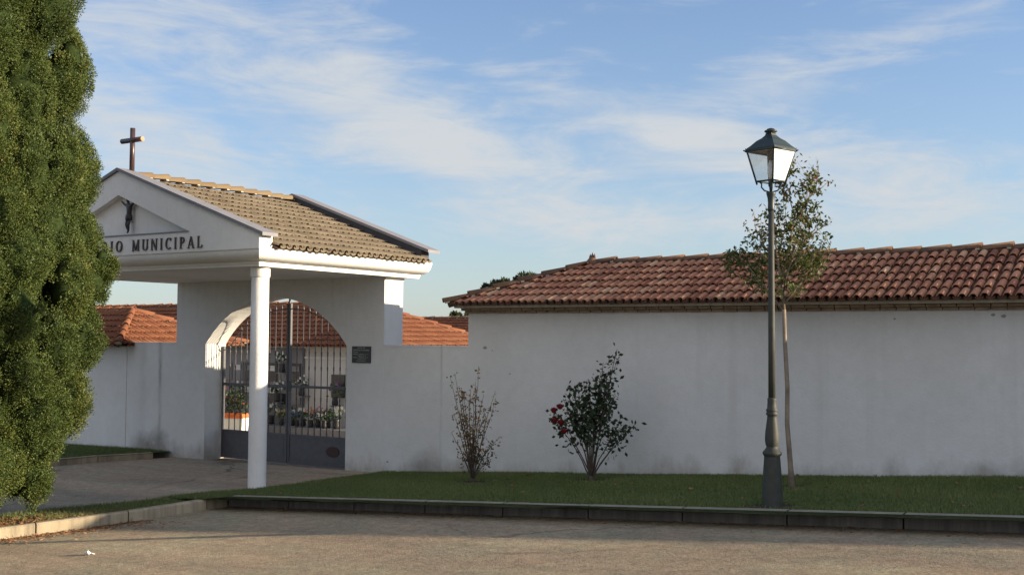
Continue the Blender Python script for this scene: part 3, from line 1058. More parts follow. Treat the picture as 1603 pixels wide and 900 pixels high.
def portico():
    rnd = random.Random(21)
    # arched wall
    R_ = (1.6 ** 2 + 0.79 ** 2) / (2 * 0.79)
    zc_ = 0.63 - R_
    a0 = math.asin(1.6 / R_)
    pts = [(-15.42, -2.7), (-15.42, 0.93), (-10.715, 0.93), (-10.715, -2.7), (PXC + 1.6, -2.7)]
    N = 28
    for i in range(N + 1):
        a = a0 - 2 * a0 * i / N
        pts.append((PXC + R_ * math.sin(a), zc_ + R_ * math.cos(a)))
    pts.append((PXC - 1.6, -2.7))
    m = MB()
    m.prism([(x, D, z) for x, z in pts], (0, 0.464, 0))
    m.build('wall', MAT['plaster'], pr)
    # small cap moulding where the piers meet the soffit
    m = MB()
    m.box(-10.99, -10.700, D + 0.003, 13.772, 0.868, 0.914)
    m.build('pier_moulding', MAT['plaster_clean'], pr)
    # soffit slab
    m = MB()
    m.box(-15.60, -10.54, 10.44, 13.90, 0.916, 1.05)
    m.build('soffit', MAT['plaster_clean'], pr)
    # cornice swept round three sides
    prof = [(-0.02, 0.912), (0.0, 0.912), (0.0, 0.94), (0.022, 0.944), (0.022, 0.972), (0.05, 0.977)]
    for i in range(9):
        a = PI / 2 * i / 8
        prof.append((0.05 + 0.185 * math.sin(a), 0.977 + 0.125 * (1 - math.cos(a))))
    prof += [(0.235, 1.113), (0.250, 1.117), (0.250, 1.160), (-0.02, 1.160)]
    path = [((-10.52, 13.92), (1, 0)), ((-10.52, 10.42), (1, -1)), ((-15.62, 10.42), (-1, -1)), ((-15.62, 13.92), (-1, 0))]
    m = MB()
    vs = []
    for (px, py), (ox, oy) in path:
        for o, z in prof:
            vs.append((px + ox * o, py + oy * o, z))
    k = len(prof)
    fs = []
    for i in range(3):
        for q in range(k):
            q2 = (q + 1) % k
            if i == 1 and q >= k - 3:
                pass
            fs.append((i * k + q, i * k + q2, (i + 1) * k + q2, (i + 1) * k + q))
    fs += [tuple(range(k)), tuple(3 * k + q for q in range(k))[::-1]]
    m.add(vs, fs)
    m.build('cornice', MAT['plaster_clean'], pr)
    # pediment with triangular recess
    yf, yb = 10.163, 10.40
    zr, ze = 2.325, 1.262
    Xe = 2.805
    rb_, ra, rw = 1.403, 1.985, 1.47
    o = [(PXC - Xe, 1.119), (PXC + Xe, 1.119), (PXC + Xe, 1.305), (PXC, zr), (PXC - Xe, 1.305)]
    t = [(PXC - rw, rb_), (PXC + rw, rb_), (PXC, ra)]
    V = [(x, yf, z) for x, z in o] + [(x, yf, z) for x, z in t] + [(x, yf + 0.11, z) for x, z in t] + [(x, yb, z) for x, z in o]
    F = [(0, 1, 6, 5), (1, 2, 6), (2, 3, 7, 6), (3, 4, 5, 7), (4, 0, 5), (8, 9, 10), (5, 6, 9, 8), (6, 7, 10, 9), (7, 5, 8, 10),
         (11, 15, 14, 13, 12), (0, 11, 12, 1), (1, 12, 13, 2), (2, 13, 14, 3), (3, 14, 15, 4), (4, 15, 11, 0)]
    m = MB()
    m.add(V, F)
    ped = m.build('pediment', MAT['plaster_clean'], pr)
    m = MB()
    m.box(PXC - rw - 0.01, PXC + rw + 0.012, yf - 0.012, yf + 0.10, rb_ - 0.014, rb_ + 0.004)
    m.build('ledge', MAT['coping'], ped)
    # rear gable wall
    m = MB()
    m.prism([(PXC - 2.75, 13.70, 1.2), (PXC + 2.75, 13.70, 1.2), (PXC + 2.75, 13.70, 1.349), (PXC, 13.70, 2.359), (PXC - 2.75, 13.70, 1.349)], (0, 0.2, 0))
    m.build('rear_gable', MAT['slate_grey'], pr)
    # roof bed and tiles
    ridge_z, eave_z, ex = 2.235, 1.150, 2.87
    yA, yB = 10.401, 13.699
    m = MB()
    m.prism([(PXC - ex, yA, eave_z - 0.005), (PXC - ex + 0.1, yA, eave_z - 0.005), (PXC, yA, ridge_z - 0.05), (PXC + ex - 0.1, yA, eave_z - 0.005), (PXC + ex, yA, eave_z - 0.005), (PXC, yA, ridge_z)], (0, yB - yA, 0))
    roof = m.build('roof', MAT['under'], pr)
    sl_ = math.hypot(ex, ridge_z - eave_z)
    ca, sa = ex / sl_, (ridge_z - eave_z) / sl_
    cap, pan = MB(), MB()
    tile_field(cap, pan, (PXC + ex, yA - 0.02, eave_z), (0, 1, 0), (-ca, 0, sa), (sa, 0, ca), yB - yA, sl_, 0.129, 0.285, lambda u_, t_: True, rnd, 1.1, 6, 0.026)
    tile_field(cap, pan, (PXC - ex, yB, eave_z), (0, -1, 0), (ca, 0, sa), (-sa, 0, ca), yB - yA, sl_, 0.129, 0.285, lambda u_, t_: True, rnd, 1.1, 4)
    cap.build('tiles', MAT['tile_brown'], roof, fixn=False)
    pan.build('channel_tiles', MAT['tile_brown'], roof, fixn=False)
    rb = MB()
    mo = rb
    barrel_row(rb, mo, (PXC, yB, ridge_z + 0.05), (PXC, yA, ridge_z + 0.05), 0.30, 0.075, rnd=rnd)
    rb.build('ridge_tiles', MAT['ridge_tan'], roof, fixn=False)
    # copings over both gables
    for y0, y1, z_up in ((10.125, 10.405, 0.0), (13.68, 13.985, 0.035)):
        m = MB()
        zt = 2.376 + z_up
        zl = 1.325 + z_up * 0.6
        th = 0.045
        Xc = 2.90
        m.prism([(PXC - Xc, y0, zl - th), (PXC, y0, zt - th), (PXC + Xc, y0, zl - th), (PXC + Xc, y0, zl), (PXC, y0, zt), (PXC - Xc, y0, zl)], (0, y1 - y0, 0))
        m.build('coping', MAT['coping'], pr)
    # columns
    for cx in (-10.72, 2 * PXC + 10.72):
        m = MB()
        zb = -2.025
        prof = [(0.120, -0.3), (0.120, 0.0), (0.121, 0.9), (0.119, 1.8), (0.1175, 2.80)]
        m.lathe((cx, 10.645, zb), prof, 40)
        c_ = m.build('column', MAT['plaster_clean'], pr)
        m = MB()
        m.lathe((cx, 10.645, 0.775), [(0.1175, 0.0), (0.127, 0.004), (0.131, 0.012), (0.131, 0.12), (0.134, 0.139)], 40)
        m.build('capital', MAT['plaster_clean'], c_)


portico()


# ------------------------------------------------------------------ lettering
def stroke_letter(ch):
    """Roman capitals as lists of convex polygons in a unit-high box; returns (polys, width)."""
    T, t, s = 0.125, 0.06, 0.045      # thick, thin, serif
    P = []

    def bar(x0, y0, x1, y1, w0, w1=None):
        w1 = w1 or w0
        P.append([(x0 - w0 / 2, y0), (x0 + w0 / 2, y0), (x1 + w1 / 2, y1), (x1 - w1 / 2, y1)])

    def hb(x0, x1, y, w=t):
        P.append([(x0, y - w / 2), (x1, y - w / 2), (x1, y + w / 2), (x0, y + w / 2)])

    def serif(x, y, w=0.26):
        P.append([(x - w / 2, y - s / 2), (x + w / 2, y - s / 2), (x + w / 2, y + s / 2), (x - w / 2, y + s / 2)])

    def arc(cx, cyy, rx, ry, a0, a1, n=12):
        for i in range(n):
            qa, qb = a0 + (a1 - a0) * i / n, a0 + (a1 - a0) * (i + 1) / n
            q = []
            for a in (qa, qb):
                th = t + (T - t) * abs(math.cos(a))
                q.append(((cx + rx * math.cos(a), cyy + ry * math.sin(a)), (cx + (rx - th) * math.cos(a), cyy + (ry - th * 0.8) * math.sin(a))))
            P.append([q[0][0], q[1][0], q[1][1], q[0][1]])
    if ch == 'I':
        bar(.15, 0, .15, 1, T); serif(.15, .025); serif(.15, .975); return P, .30
    if ch == 'L':
        bar(.15, 0, .15, 1, T); serif(.15, .975); serif(.1, .025, .2); hb(.1, .58, .04); P.append([(.50, 0), (.58, 0), (.60, .26), (.55, .2)]); return P, .6
    if ch == 'E':
        bar(.15, 0, .15, 1, T); hb(.05, .56, .04); hb(.05, .56, .96); hb(.15, .46, .5)
        P.append([(.49, 0), (.56, 0), (.58, .24), (.54, .2)]); P.append([(.49, 1), (.56, 1), (.57, .78), (.53, .8)]); return P, .6
    if ch == 'T':
        bar(.32, 0, .32, 1, T); serif(.32, .025); hb(.02, .62, .96); P.append([(.02, 1), (.08, 1), (.06, .8), (.02, .78)]); P.append([(.62, 1), (.56, 1), (.58, .8), (.62, .78)]); return P, .64
    if ch == 'M':
        bar(.12, 0, .14, 1, t); bar(.82, 0, .80, 1, T); bar(.14, 1, .46, .05, T, t); bar(.80, 1, .48, .05, t, t); serif(.12, .025); serif(.82, .025); serif(.1, .975, .2); serif(.84, .975, .2); return P, .95
    if ch == 'N':
        bar(.12, 0, .12, 1, t); bar(.70, 0, .70, 1, t); bar(.14, 1, .68, 0, T); serif(.12, .025); serif(.08, .975, .2); serif(.70, .975); return P, .82
    if ch == 'U':
        bar(.14, .3, .14, 1, T); bar(.66, .3, .66, 1, t); arc(.4, .33, .335, .33, PI, 2 * PI); serif(.14, .975); serif(.66, .975); return P, .78
    if ch == 'C':
        arc(.42, .5, .38, .5, rad(48), rad(312), 18); P.append([(.64, .98), (.69, .98), (.69, .72), (.64, .8)]); return P, .74
    if ch == 'O':
        arc(.42, .5, .40, .5, 0, 2 * PI, 24); return P, .84
    if ch == 'P':
        bar(.15, 0, .15, 1, T); serif(.15, .025); serif(.1, .975, .2); arc(.3, .73, .3, .27, -PI / 2, PI / 2); hb(.15, .32, .97); hb(.15, .32, .49); return P, .64
    if ch == 'R':
        bar(.15, 0, .15, 1, T); serif(.15, .025); serif(.1, .975, .2); arc(.3, .75, .28, .25, -PI / 2, PI / 2); hb(.15, .32, .97); hb(.15, .32, .53); bar(.36, .5, .64, 0, T); serif(.66, .025, .16); return P, .72
    if ch == 'A':
        bar(.08, 0, .38, 1, t); bar(.68, 0, .38, 1, T); hb(.2, .58, .33); serif(.08, .025, .22); serif(.68, .025, .24); return P, .78
    return P, .35


def lettering():
    H_ = 0.160
    y1 = 10.1625
    z0 = 1.165
    for word, xa, xb in (('CEMENTERIO', -14.70, -12.945), ('MUNICIPAL', -12.735, -11.315)):
        ws = [stroke_letter(c) for c in word]
        tot = sum(w_ for _, w_ in ws) * H_
        gap = (xb - xa - tot) / (len(word) - 1)
        x = xa
        root = None
        for c, (polys, w_) in zip(word, ws):
            m = MB()
            for n_, p in enumerate(polys):
                e = n_ * 0.00025
                m.prism([(x + a * H_, y1 + 0.0005, z0 + b * H_) for a, b in p], (0, -0.018 - e, 0))
            m.build('letter', MAT['letter'], pr)
            x += w_ * H_ + gap


lettering()


# ------------------------------------------------------------------ skinned figures
def skin_object(name, joints, edges, radii, mat, root=0, sub=2):
    me = bpy.data.meshes.new(name)
    me.from_pydata(joints, edges, [])
    o = bpy.data.objects.new(name, me)
    COL.objects.link(o)
    md = o.modifiers.new('skin', 'SKIN')
    md.use_smooth_shade = True
    for i, r in enumerate(radii):
        sv = me.skin_vertices[0].data[i]
        sv.radius = (r, r)
        sv.use_root = (i == root)
    ss = o.modifiers.new('sub', 'SUBSURF')
    ss.levels = ss.render_levels = sub
    dg = bpy.context.evaluated_depsgraph_get()
    me2 = bpy.data.meshes.new_from_object(o.evaluated_get(dg))
    o.modifiers.clear()
    o.data = me2
    me2.materials.clear()
    me2.materials.append(mat)
    return o


def crucifix_figure():
    cx, yy = -12.895, 10.215
    J = [(0, 0, 1.66), (0.004, 0, 1.74), (-0.002, 0, 1.815), (-0.004, -0.008, 1.862), (-0.012, -0.016, 1.905), (-0.012, -0.016, 1.942),
         (-0.045, 0, 1.835), (-0.095, -0.004, 1.852), (-0.145, 0, 1.885), (0.04, 0, 1.835), (0.095, -0.004, 1.855), (0.150, 0, 1.892),
         (-0.022, 0, 1.64), (-0.030, -0.02, 1.555), (-0.008, 0.0, 1.475), (-0.004, -0.018, 1.43),
         (0.022, 0, 1.64), (0.020, -0.026, 1.55), (0.008, -0.008, 1.472), (0.006, -0.024, 1.432),
         (-0.165, -0.004, 1.90), (0.172, -0.004, 1.908)]
    J = [(cx + a, yy + b, c) for a, b, c in J]
    E_ = [(0, 1), (1, 2), (2, 3), (3, 4), (4, 5), (2, 6), (6, 7), (7, 8), (2, 9), (9, 10), (10, 11), (0, 12), (12, 13), (13, 14), (14, 15), (0, 16), (16, 17), (17, 18), (18, 19), (8, 20), (11, 21)]
    Rr = [0.040, 0.036, 0.042, 0.016, 0.027, 0.025, 0.022, 0.017, 0.013, 0.022, 0.017, 0.013, 0.027, 0.021, 0.015, 0.010, 0.027, 0.021, 0.015, 0.010, 0.009, 0.009]
    o = skin_object('crucifix_figure', J, E_, Rr, MAT['bronze'])
    tag(o, 'dark bronze figure with raised arms in the triangular recess of the pediment', 'statue')
    m = MB()
    m.lathe((cx, yy, 1.615), [(0.045, 0.0), (0.050, 0.03), (0.046, 0.065), (0.042, 0.08)], 14)
    m.build('loincloth', MAT['bronze'], o)
    m = MB()
    m.lathe((cx - 0.012, yy - 0.016, 1.938), [(0.026, 0.0), (0.029, 0.012), (0.02, 0.028)], 12)
    m.build('crown', MAT['bronze'], o)
    m = MB()
    m.tube([(cx, yy + 0.05, 1.60), (cx, 10.272, 1.60)], 0.01, 6)
    m.build('wall_pin', MAT['bronze'], o)


crucifix_figure()


def roof_cross():
    x, y = -13.035, 10.36
    r = empty('roof_cross', (x, y, 2.33), 'brown cylindrical steel cross standing on the portico ridge', 'cross')
    m = MB()
    m.lathe((x, y, 2.30), [(0.036, 0), (0.036, 0.675)], 24)
    m.build('post', MAT['cross'], r)
    m = MB()
    z = 2.80
    m.tube([(x - 0.225, y - 0.006, z), (x + 0.225, y - 0.006, z)], 0.0365, 24)
    a = m.build('crossbar', MAT['cross'], r)
    for s_ in (-1, 1):
        m = MB()
        m.tube([(x + s_ * 0.2255, y - 0.006, z), (x + s_ * 0.228, y - 0.006, z)], 0.033, 20)
        m.build('sunlit_end', MAT['cross_end'], a)


roof_cross()

# ------------------------------------------------------------------ low boundary walls flanking the portico
for x0, x1, lab in ((-10.713, RX0 - 0.002, 'low white boundary wall between the portico and the right building'),
                    (-16.738, -15.422, 'low white boundary wall between the portico and the left building, streaked with damp')):
    m = MB()
    m.box(x0, x1, D + 0.001, 13.60, -2.7, -0.165)
    o = m.build('boundary_wall', MAT['plaster'])
    tag(o, lab, 'wall')
    m = MB()
    m.box(x0, x1, D - 0.004, 13.62, -0.164, -0.140)
    m.build('coping', MAT['plaster'], o)


# damp runs on the left wall
def stain_mat():
    m, t, b = newmat('damp_stain', (0.12, 0.11, 0.09), 0.95, 0.1)
    return m


# ------------------------------------------------------------------ gate
def arch_z(x, inset=0.0):
    R_ = (1.6 ** 2 + 0.79 ** 2) / (2 * 0.79) - inset
    zc_ = 0.63 - (R_ + inset)
    q = R_ * R_ - (x - PXC) ** 2
    return zc_ + math.sqrt(max(q, 0.0))


def gate():
    gy = 13.68
    for side, x0, x1, lab in ((-1, PXC - 1.575, PXC - 0.012, 'left leaf of the grey iron cemetery gate, partly behind the column'),
                              (1, PXC + 0.012, PXC + 1.575, 'right leaf of the grey iron cemetery gate with an oval badge on its lower panel')):
        hinge = x0 if side < 0 else x1
        zt = -2.145 if side < 0 else -2.15
        r = empty('gate_leaf', (hinge, gy, zt), lab, 'gate', 'leaves of the cemetery gate')
        m = MB()
        # stiles follow the arch at their tops
        sw = 0.032
        xi = x1 - sw if side < 0 else x0
        xo = x0 if side < 0 else x1 - sw
        m.box(xi, xi + sw, gy - 0.022, gy + 0.022, zt, 0.54)
        m.box(xo, xo + sw, gy - 0.022, gy + 0.022, zt, -0.20)
        m.box(x0 + sw + .001, x1 - sw - .001, gy - 0.020, gy + 0.020, zt, zt + 0.05)
        m.box(x0 + sw + .001, x1 - sw - .001, gy - 0.018, gy + 0.018, -0.880, -0.838)
        m.box(x0 + sw + .001, x1 - sw - .001, gy - 0.020, gy + 0.020, -1.69, -1.655)
        m.build('frame', MAT['gate_grey'], r)
        m = MB()
        m.box(x0 + sw + .001, x1 - sw - .001, gy - 0.008, gy + 0.008, zt + 0.051, -1.691)
        pan = m.build('panel', MAT['gate_grey'], r)
        m = MB()
        m.box(x0 + sw + 0.05, x1 - sw - 0.05, gy - 0.012, gy - 0.0085, zt + 0.12, -1.735)
        m.build('panel_field', MAT['gate_grey'], pan)
        # curved top rail a little below the arch
        m = MB()
        pts = []
        for i in range(15):
            x = x0 + (x1 - x0) * i / 14
            x = min(max(x, PXC - 1.56), PXC + 1.56)
            pts.append((x, gy, max(arch_z(x, 0.16) - 0.02, -0.26)))
        m.tube(pts, 0.009, 6)
        m.build('arched_rail', MAT['gate_grey'], r)
        n = 10
        for i in range(n):
            x = x0 + sw + (x1 - x0 - 2 * sw) * (i + 1) / (n + 1)
            m = MB()
            za, zb = -1.655, arch_z(x, 0.14) + (0.0 if abs(x - PXC) > 1.2 else 0.05)
            m.tube([(x, gy - .001, za), (x, gy - .001, zb - 0.10)], 0.0085, 6)
            m.lathe((x, gy - .001, zb - 0.10), [(0.006, 0), (0.017, 0.025), (0.010, 0.055), (0.001, 0.10)], 6)
            for zk in (-0.55, -0.30, -1.06, -1.30):
                m.lathe((x, gy - .001, zk), [(0.008, -0.035), (0.014, -0.02), (0.011, 0.0), (0.016, 0.018), (0.008, 0.035)], 6)
            m.build('bar', MAT['gate_grey'], r)
        if side > 0:
            m = MB()
            vs = []
            n_ = 28
            c = (-12.06, -1.90)
            for yy in (gy - 0.0125, gy - 0.024):
                for k in range(n_):
                    a = 2 * PI * k / n_
                    vs.append((c[0] + 0.14 * math.cos(a), yy, c[1] + 0.085 * math.sin(a)))
            fs = [tuple(range(n_)), tuple(range(2 * n_ - 1, n_ - 1, -1))] + [(k, (k + 1) % n_, n_ + (k + 1) % n_, n_ + k) for k in range(n_)]
            m.add(vs, fs)
            m.build('badge', MAT['oval'], pan)
            m = MB()
            m.box(x0 - 0.002, x0 + 0.07, gy - 0.032, gy - 0.0225, -0.95, -0.76)
            m.build('lock_plate', MAT['dark_metal'], r)
        else:
            m = MB()
            m.box(PXC - 0.016, PXC + 0.010, gy - 0.010, gy + 0.010, 0.541, 0.70)
            m.box(PXC - 0.058, PXC - 0.0165, gy - 0.009, gy + 0.009, 0.625, 0.648)
            m.box(PXC + 0.0105, PXC + 0.052, gy - 0.009, gy + 0.009, 0.625, 0.648)
            m.build('cross', MAT['gate_grey'], r)


gate()
# concrete sill below the gate
m = MB()
m.box(PXC - 1.598, PXC + 1.598, 13.60, 13.80, -2.4, -2.168)
structure(m.build('threshold', MAT['yard']))


# ------------------------------------------------------------------ notice plaque
def text_mesh(s, size, align='CENTER'):
    cu = bpy.data.curves.new('t', 'FONT')
    cu.body = s
    cu.size = size
    cu.align_x = align
    cu.resolution_u = 2
    o = bpy.data.objects.new('t', cu)
    COL.objects.link(o)
    dg = bpy.context.evaluated_depsgraph_get()
    me = bpy.data.meshes.new_from_object(o.evaluated_get(dg))
    bpy.data.objects.remove(o)
    return me


def plaque():
    m = MB()
    x0, x1, z0, z1 = -11.343, -10.968, -0.425, -0.165
    m.box(x0, x1, D - 0.016, D - 0.0005, z0, z1)
    o = m.build('notice_plaque', MAT['slate'])
    tag(o, 'small black engraved notice plaque on the white wall right of the gate', 'sign')
    xc = (x0 + x1) / 2
    rows = [('AYTO. DE', 0.031, 'CENTER', xc, -0.200), ('CEMENTERIO MUNICIPAL', 0.030, 'CENTER', xc, -0.236), ('HORARIO', 0.023, 'LEFT', x0 + 0.02, -0.268),
            ('INVIERNO  MAÑANAS  9 A 14', 0.022, 'LEFT', x0 + 0.02, -0.298), ('TARDES  15 A 18', 0.021, 'LEFT', x0 + 0.12, -0.322),
            ('VERANO    MAÑANAS  9 A 14', 0.022, 'LEFT', x0 + 0.02, -0.347), ('TARDES  17 A 20', 0.021, 'LEFT', x0 + 0.12, -0.371),
            ('FESTIVOS 9 A 14', 0.024, 'CENTER', xc, -0.402)]
    mb = MB()
    for s, sz, al, x, z in rows:
        me = text_mesh(s, sz * 1.05, al)
        wd = max((v.co.x for v in me.vertices), default=0) - min((v.co.x for v in me.vertices), default=0)
        sx = 1.0 if wd < 0.33 else 0.33 / wd
        vs = [(x + v.co.x * sx, D - 0.0172, z + v.co.y) for v in me.vertices]
        mb.add(vs, [tuple(p.vertices) for p in me.polygons])
    mb.build('engraved_text', MAT['sign_text'], o, fixn=False)


plaque()


# ------------------------------------------------------------------ street lamp
def street_lamp():
    X, Y, Z0 = -3.39, 9.92, -1.585
    r = empty('street_lamp', (X, Y, Z0), 'green iron street lamp with four sided lantern standing in the lawn by the kerb', 'street lamp')
    px = 0.00595
    m = MB()
    rows = [(16.8, 796), (16.2, 790), (15.6, 765), (13.8, 735), (12.3, 714), (12.2, 712.5), (14.0, 711), (14.8, 708), (14.2, 706), (11.5, 703), (8.8, 699), (8.6, 698), (9.8, 696), (10.9, 690), (11.0, 684), (10.2, 674),
            (8.6, 662), (7.4, 653), (7.2, 650), (8.9, 649), (9.4, 647), (8.0, 645), (8.9, 643), (9.2, 641), (7.4, 639), (6.8, 630), (6.9, 626), (7.1, 624), (5.6, 622.5)]

    def zof(y):
        return -1.585 + (796 - y) * (1.966 + 1.585) / (796 - 201)
    m.lathe((X, Y, 0), [(a * px, zof(y)) for a, y in rows], 16)
    m.lathe((X, Y, 0), [(16.9 * px, zof(800)), (16.8 * px, zof(795.5))], 16)
    m.build('base', MAT['lamp_green'], r)
    m = MB()
    m.lathe((X, Y, 0), [(5.55 * px, zof(623)), (5.2 * px, zof(520)), (4.7 * px, zof(400)), (4.4 * px, zof(330))], 18)
    m.build('pole', MAT['lamp_green'], r)
    m = MB()
    m.lathe((X, Y, 0), [(4.6 * px, zof(331)), (5.6 * px, zof(329)), (5.2 * px, zof(325)), (4.9 * px, zof(318)), (5.5 * px, zof(311)), (7.0 * px, zof(305)), (7.6 * px, zof(303)), (7.2 * px, zof(301.5)), (2.5 * px, zof(300))], 16)
    m.build('collar', MAT['lamp_dark'], r)
    # lantern; four corners, one nearly facing the road
    va = math.atan2(-Y, -X) + rad(7)
    hb_, ht = 0.128, 0.226
    zb, zt = zof(284.5), zof(237)
    cb_ = [Vector((X + hb_ * math.cos(va + k * PI / 2), Y + hb_ * math.sin(va + k * PI / 2), zb)) for k in range(4)]
    ct = [Vector((X + ht * math.cos(va + k * PI / 2), Y + ht * math.sin(va + k * PI / 2), zt)) for k in range(4)]
    lan = MB()
    for k in range(4):
        lan.tube([cb_[k] + Vector((0, 0, -0.03)), ct[k] + Vector((0, 0, 0.02))], 0.0095, 4)
        lan.tube([cb_[k], cb_[(k + 1) % 4]], 0.010, 4)
        lan.tube([ct[k], ct[(k + 1) % 4]], 0.011, 4)
        # little ears at the corners
        d = (ct[k] - Vector((X, Y, zt))).normalized()
        lan.tube([ct[k], ct[k] + d * 0.03 + Vector((0, 0, 0.012))], [0.011, 0.005], 5)
        lan.tube([ct[k] + d * 0.006, ct[k] + d * 0.008 + Vector((0, 0, 0.03))], [0.007, 0.003], 5)
    L_ = lan.build('lantern_frame', MAT['lamp_dark'], r)
    for k in range(4):
        a, b, c, d = cb_[k], cb_[(k + 1) % 4], ct[(k + 1) % 4], ct[k]
        cen = (a + b + c + d) / 4
        nrm = (b - a).cross(d - a).normalized()
        pts = [p.lerp(cen, 0.05) - nrm * 0.002 for p in (a, b, c, d)]
        m = MB()
        m.prism(pts, nrm * 0.004)
        # sun glare painted as plain white on the sunward pane; the others are clear
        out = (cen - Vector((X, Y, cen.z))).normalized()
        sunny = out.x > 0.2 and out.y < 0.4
        p_ = m.build('pane', MAT['opal_and_glare'] if sunny else MAT['glass'], L_)
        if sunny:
            p_['label'] = 'pane coloured white for sun glare'
    # roof of the lantern
    m = MB()
    prof = [(0.232, 0.004), (0.236, 0.014), (0.226, 0.028), (0.19, 0.052), (0.135, 0.098), (0.125, 0.104), (0.085, 0.125), (0.055, 0.150), (0.046, 0.172)]
    vs, fs = [], []
    for rr, z in prof:
        for k in range(4):
            vs.append((X + rr * math.cos(va + k * PI / 2), Y + rr * math.sin(va + k * PI / 2), zt + z))
    n = len(prof)
    for i in range(n - 1):
        for k in range(4):
            fs.append((i * 4 + k, i * 4 + (k + 1) % 4, (i + 1) * 4 + (k + 1) % 4, (i + 1) * 4 + k))
    fs += [(3, 2, 1, 0), tuple((n - 1) * 4 + k for k in range(4))]
    m.add(vs, fs)
    hood = m.build('hood', MAT['lamp_dark'], r)
    m = MB()
    m.lathe((X, Y, zt), [(0.045, 0.168), (0.032, 0.178), (0.052, 0.180), (0.062, 0.188), (0.055, 0.198), (0.04, 0.202), (0.034, 0.212), (0.012, 0.219)], 16)
    m.build('finial', MAT['lamp_dark'], hood)
    # scroll arms under the lantern and the stem with the bulb
    m = MB()
    for k in range(4):
        o = Vector((math.cos(va + k * PI / 2), math.sin(va + k * PI / 2), 0))
        c0 = Vector((X, Y, zof(301)))
        pts = [c0 + o * 0.02, c0 + o * 0.06 + Vector((0, 0, 0.012)), c0 + o * 0.088 + Vector((0, 0, 0.045)), c0 + o * 0.086 + Vector((0, 0, 0.075)), cb_[k] - o * 0.02]
        m.tube(pts, 0.007, 6)
        m.build('bracket', MAT['lamp_dark'], r)
        m = MB()
    m.tube([(X, Y, zof(301)), (X, Y, zb + 0.03)], 0.012, 8)
    m.build('stem', MAT['lamp_dark'], r)
    m = MB()
    m.lathe((X, Y, zb), [(0.014, 0.02), (0.03, 0.05), (0.034, 0.10), (0.026, 0.17), (0.016, 0.2)], 12)
    m.build('bulb', MAT['opal_and_glare'], r)
    m = MB()
    m.lathe((X, Y, zb), [(0.03, 0.2), (0.035, 0.21), (0.035, 0.275), (0.03, 0.283)], 12)
    m.build('socket', MAT['lamp_dark'], r)


street_lamp()


# ------------------------------------------------------------------ foliage helpers (numpy)
def leaf_quads(rng, centers, normals_bias, size, aspect, tint, jitter=1.0, droop=0.0):
    """One folded leaf (two triangles sharing the midrib, as a quad of 4 points) per centre."""
    n = len(centers)
    a = rng.normal(size=(n, 3))
    a /= np.linalg.norm(a, axis=1)[:, None]
    d = a * jitter + normals_bias
    d[:, 2] -= droop
    d /= np.linalg.norm(d, axis=1)[:, None] + 1e-9
    b = rng.normal(size=(n, 3))
    s = np.cross(d, b)
    s /= np.linalg.norm(s, axis=1)[:, None] + 1e-9
    L = size * rng.uniform(0.6, 1.3, n)[:, None]
    W = L * aspect
    p0 = centers
    p1 = centers + d * L * 0.5 + s * W * 0.5
    p2 = centers + d * L
    p3 = centers + d * L * 0.5 - s * W * 0.5
    v = np.stack([p0, p1, p2, p3], 1).reshape(-1, 3)
    f = np.arange(n * 4).reshape(-1, 4)
    return v, f, tint


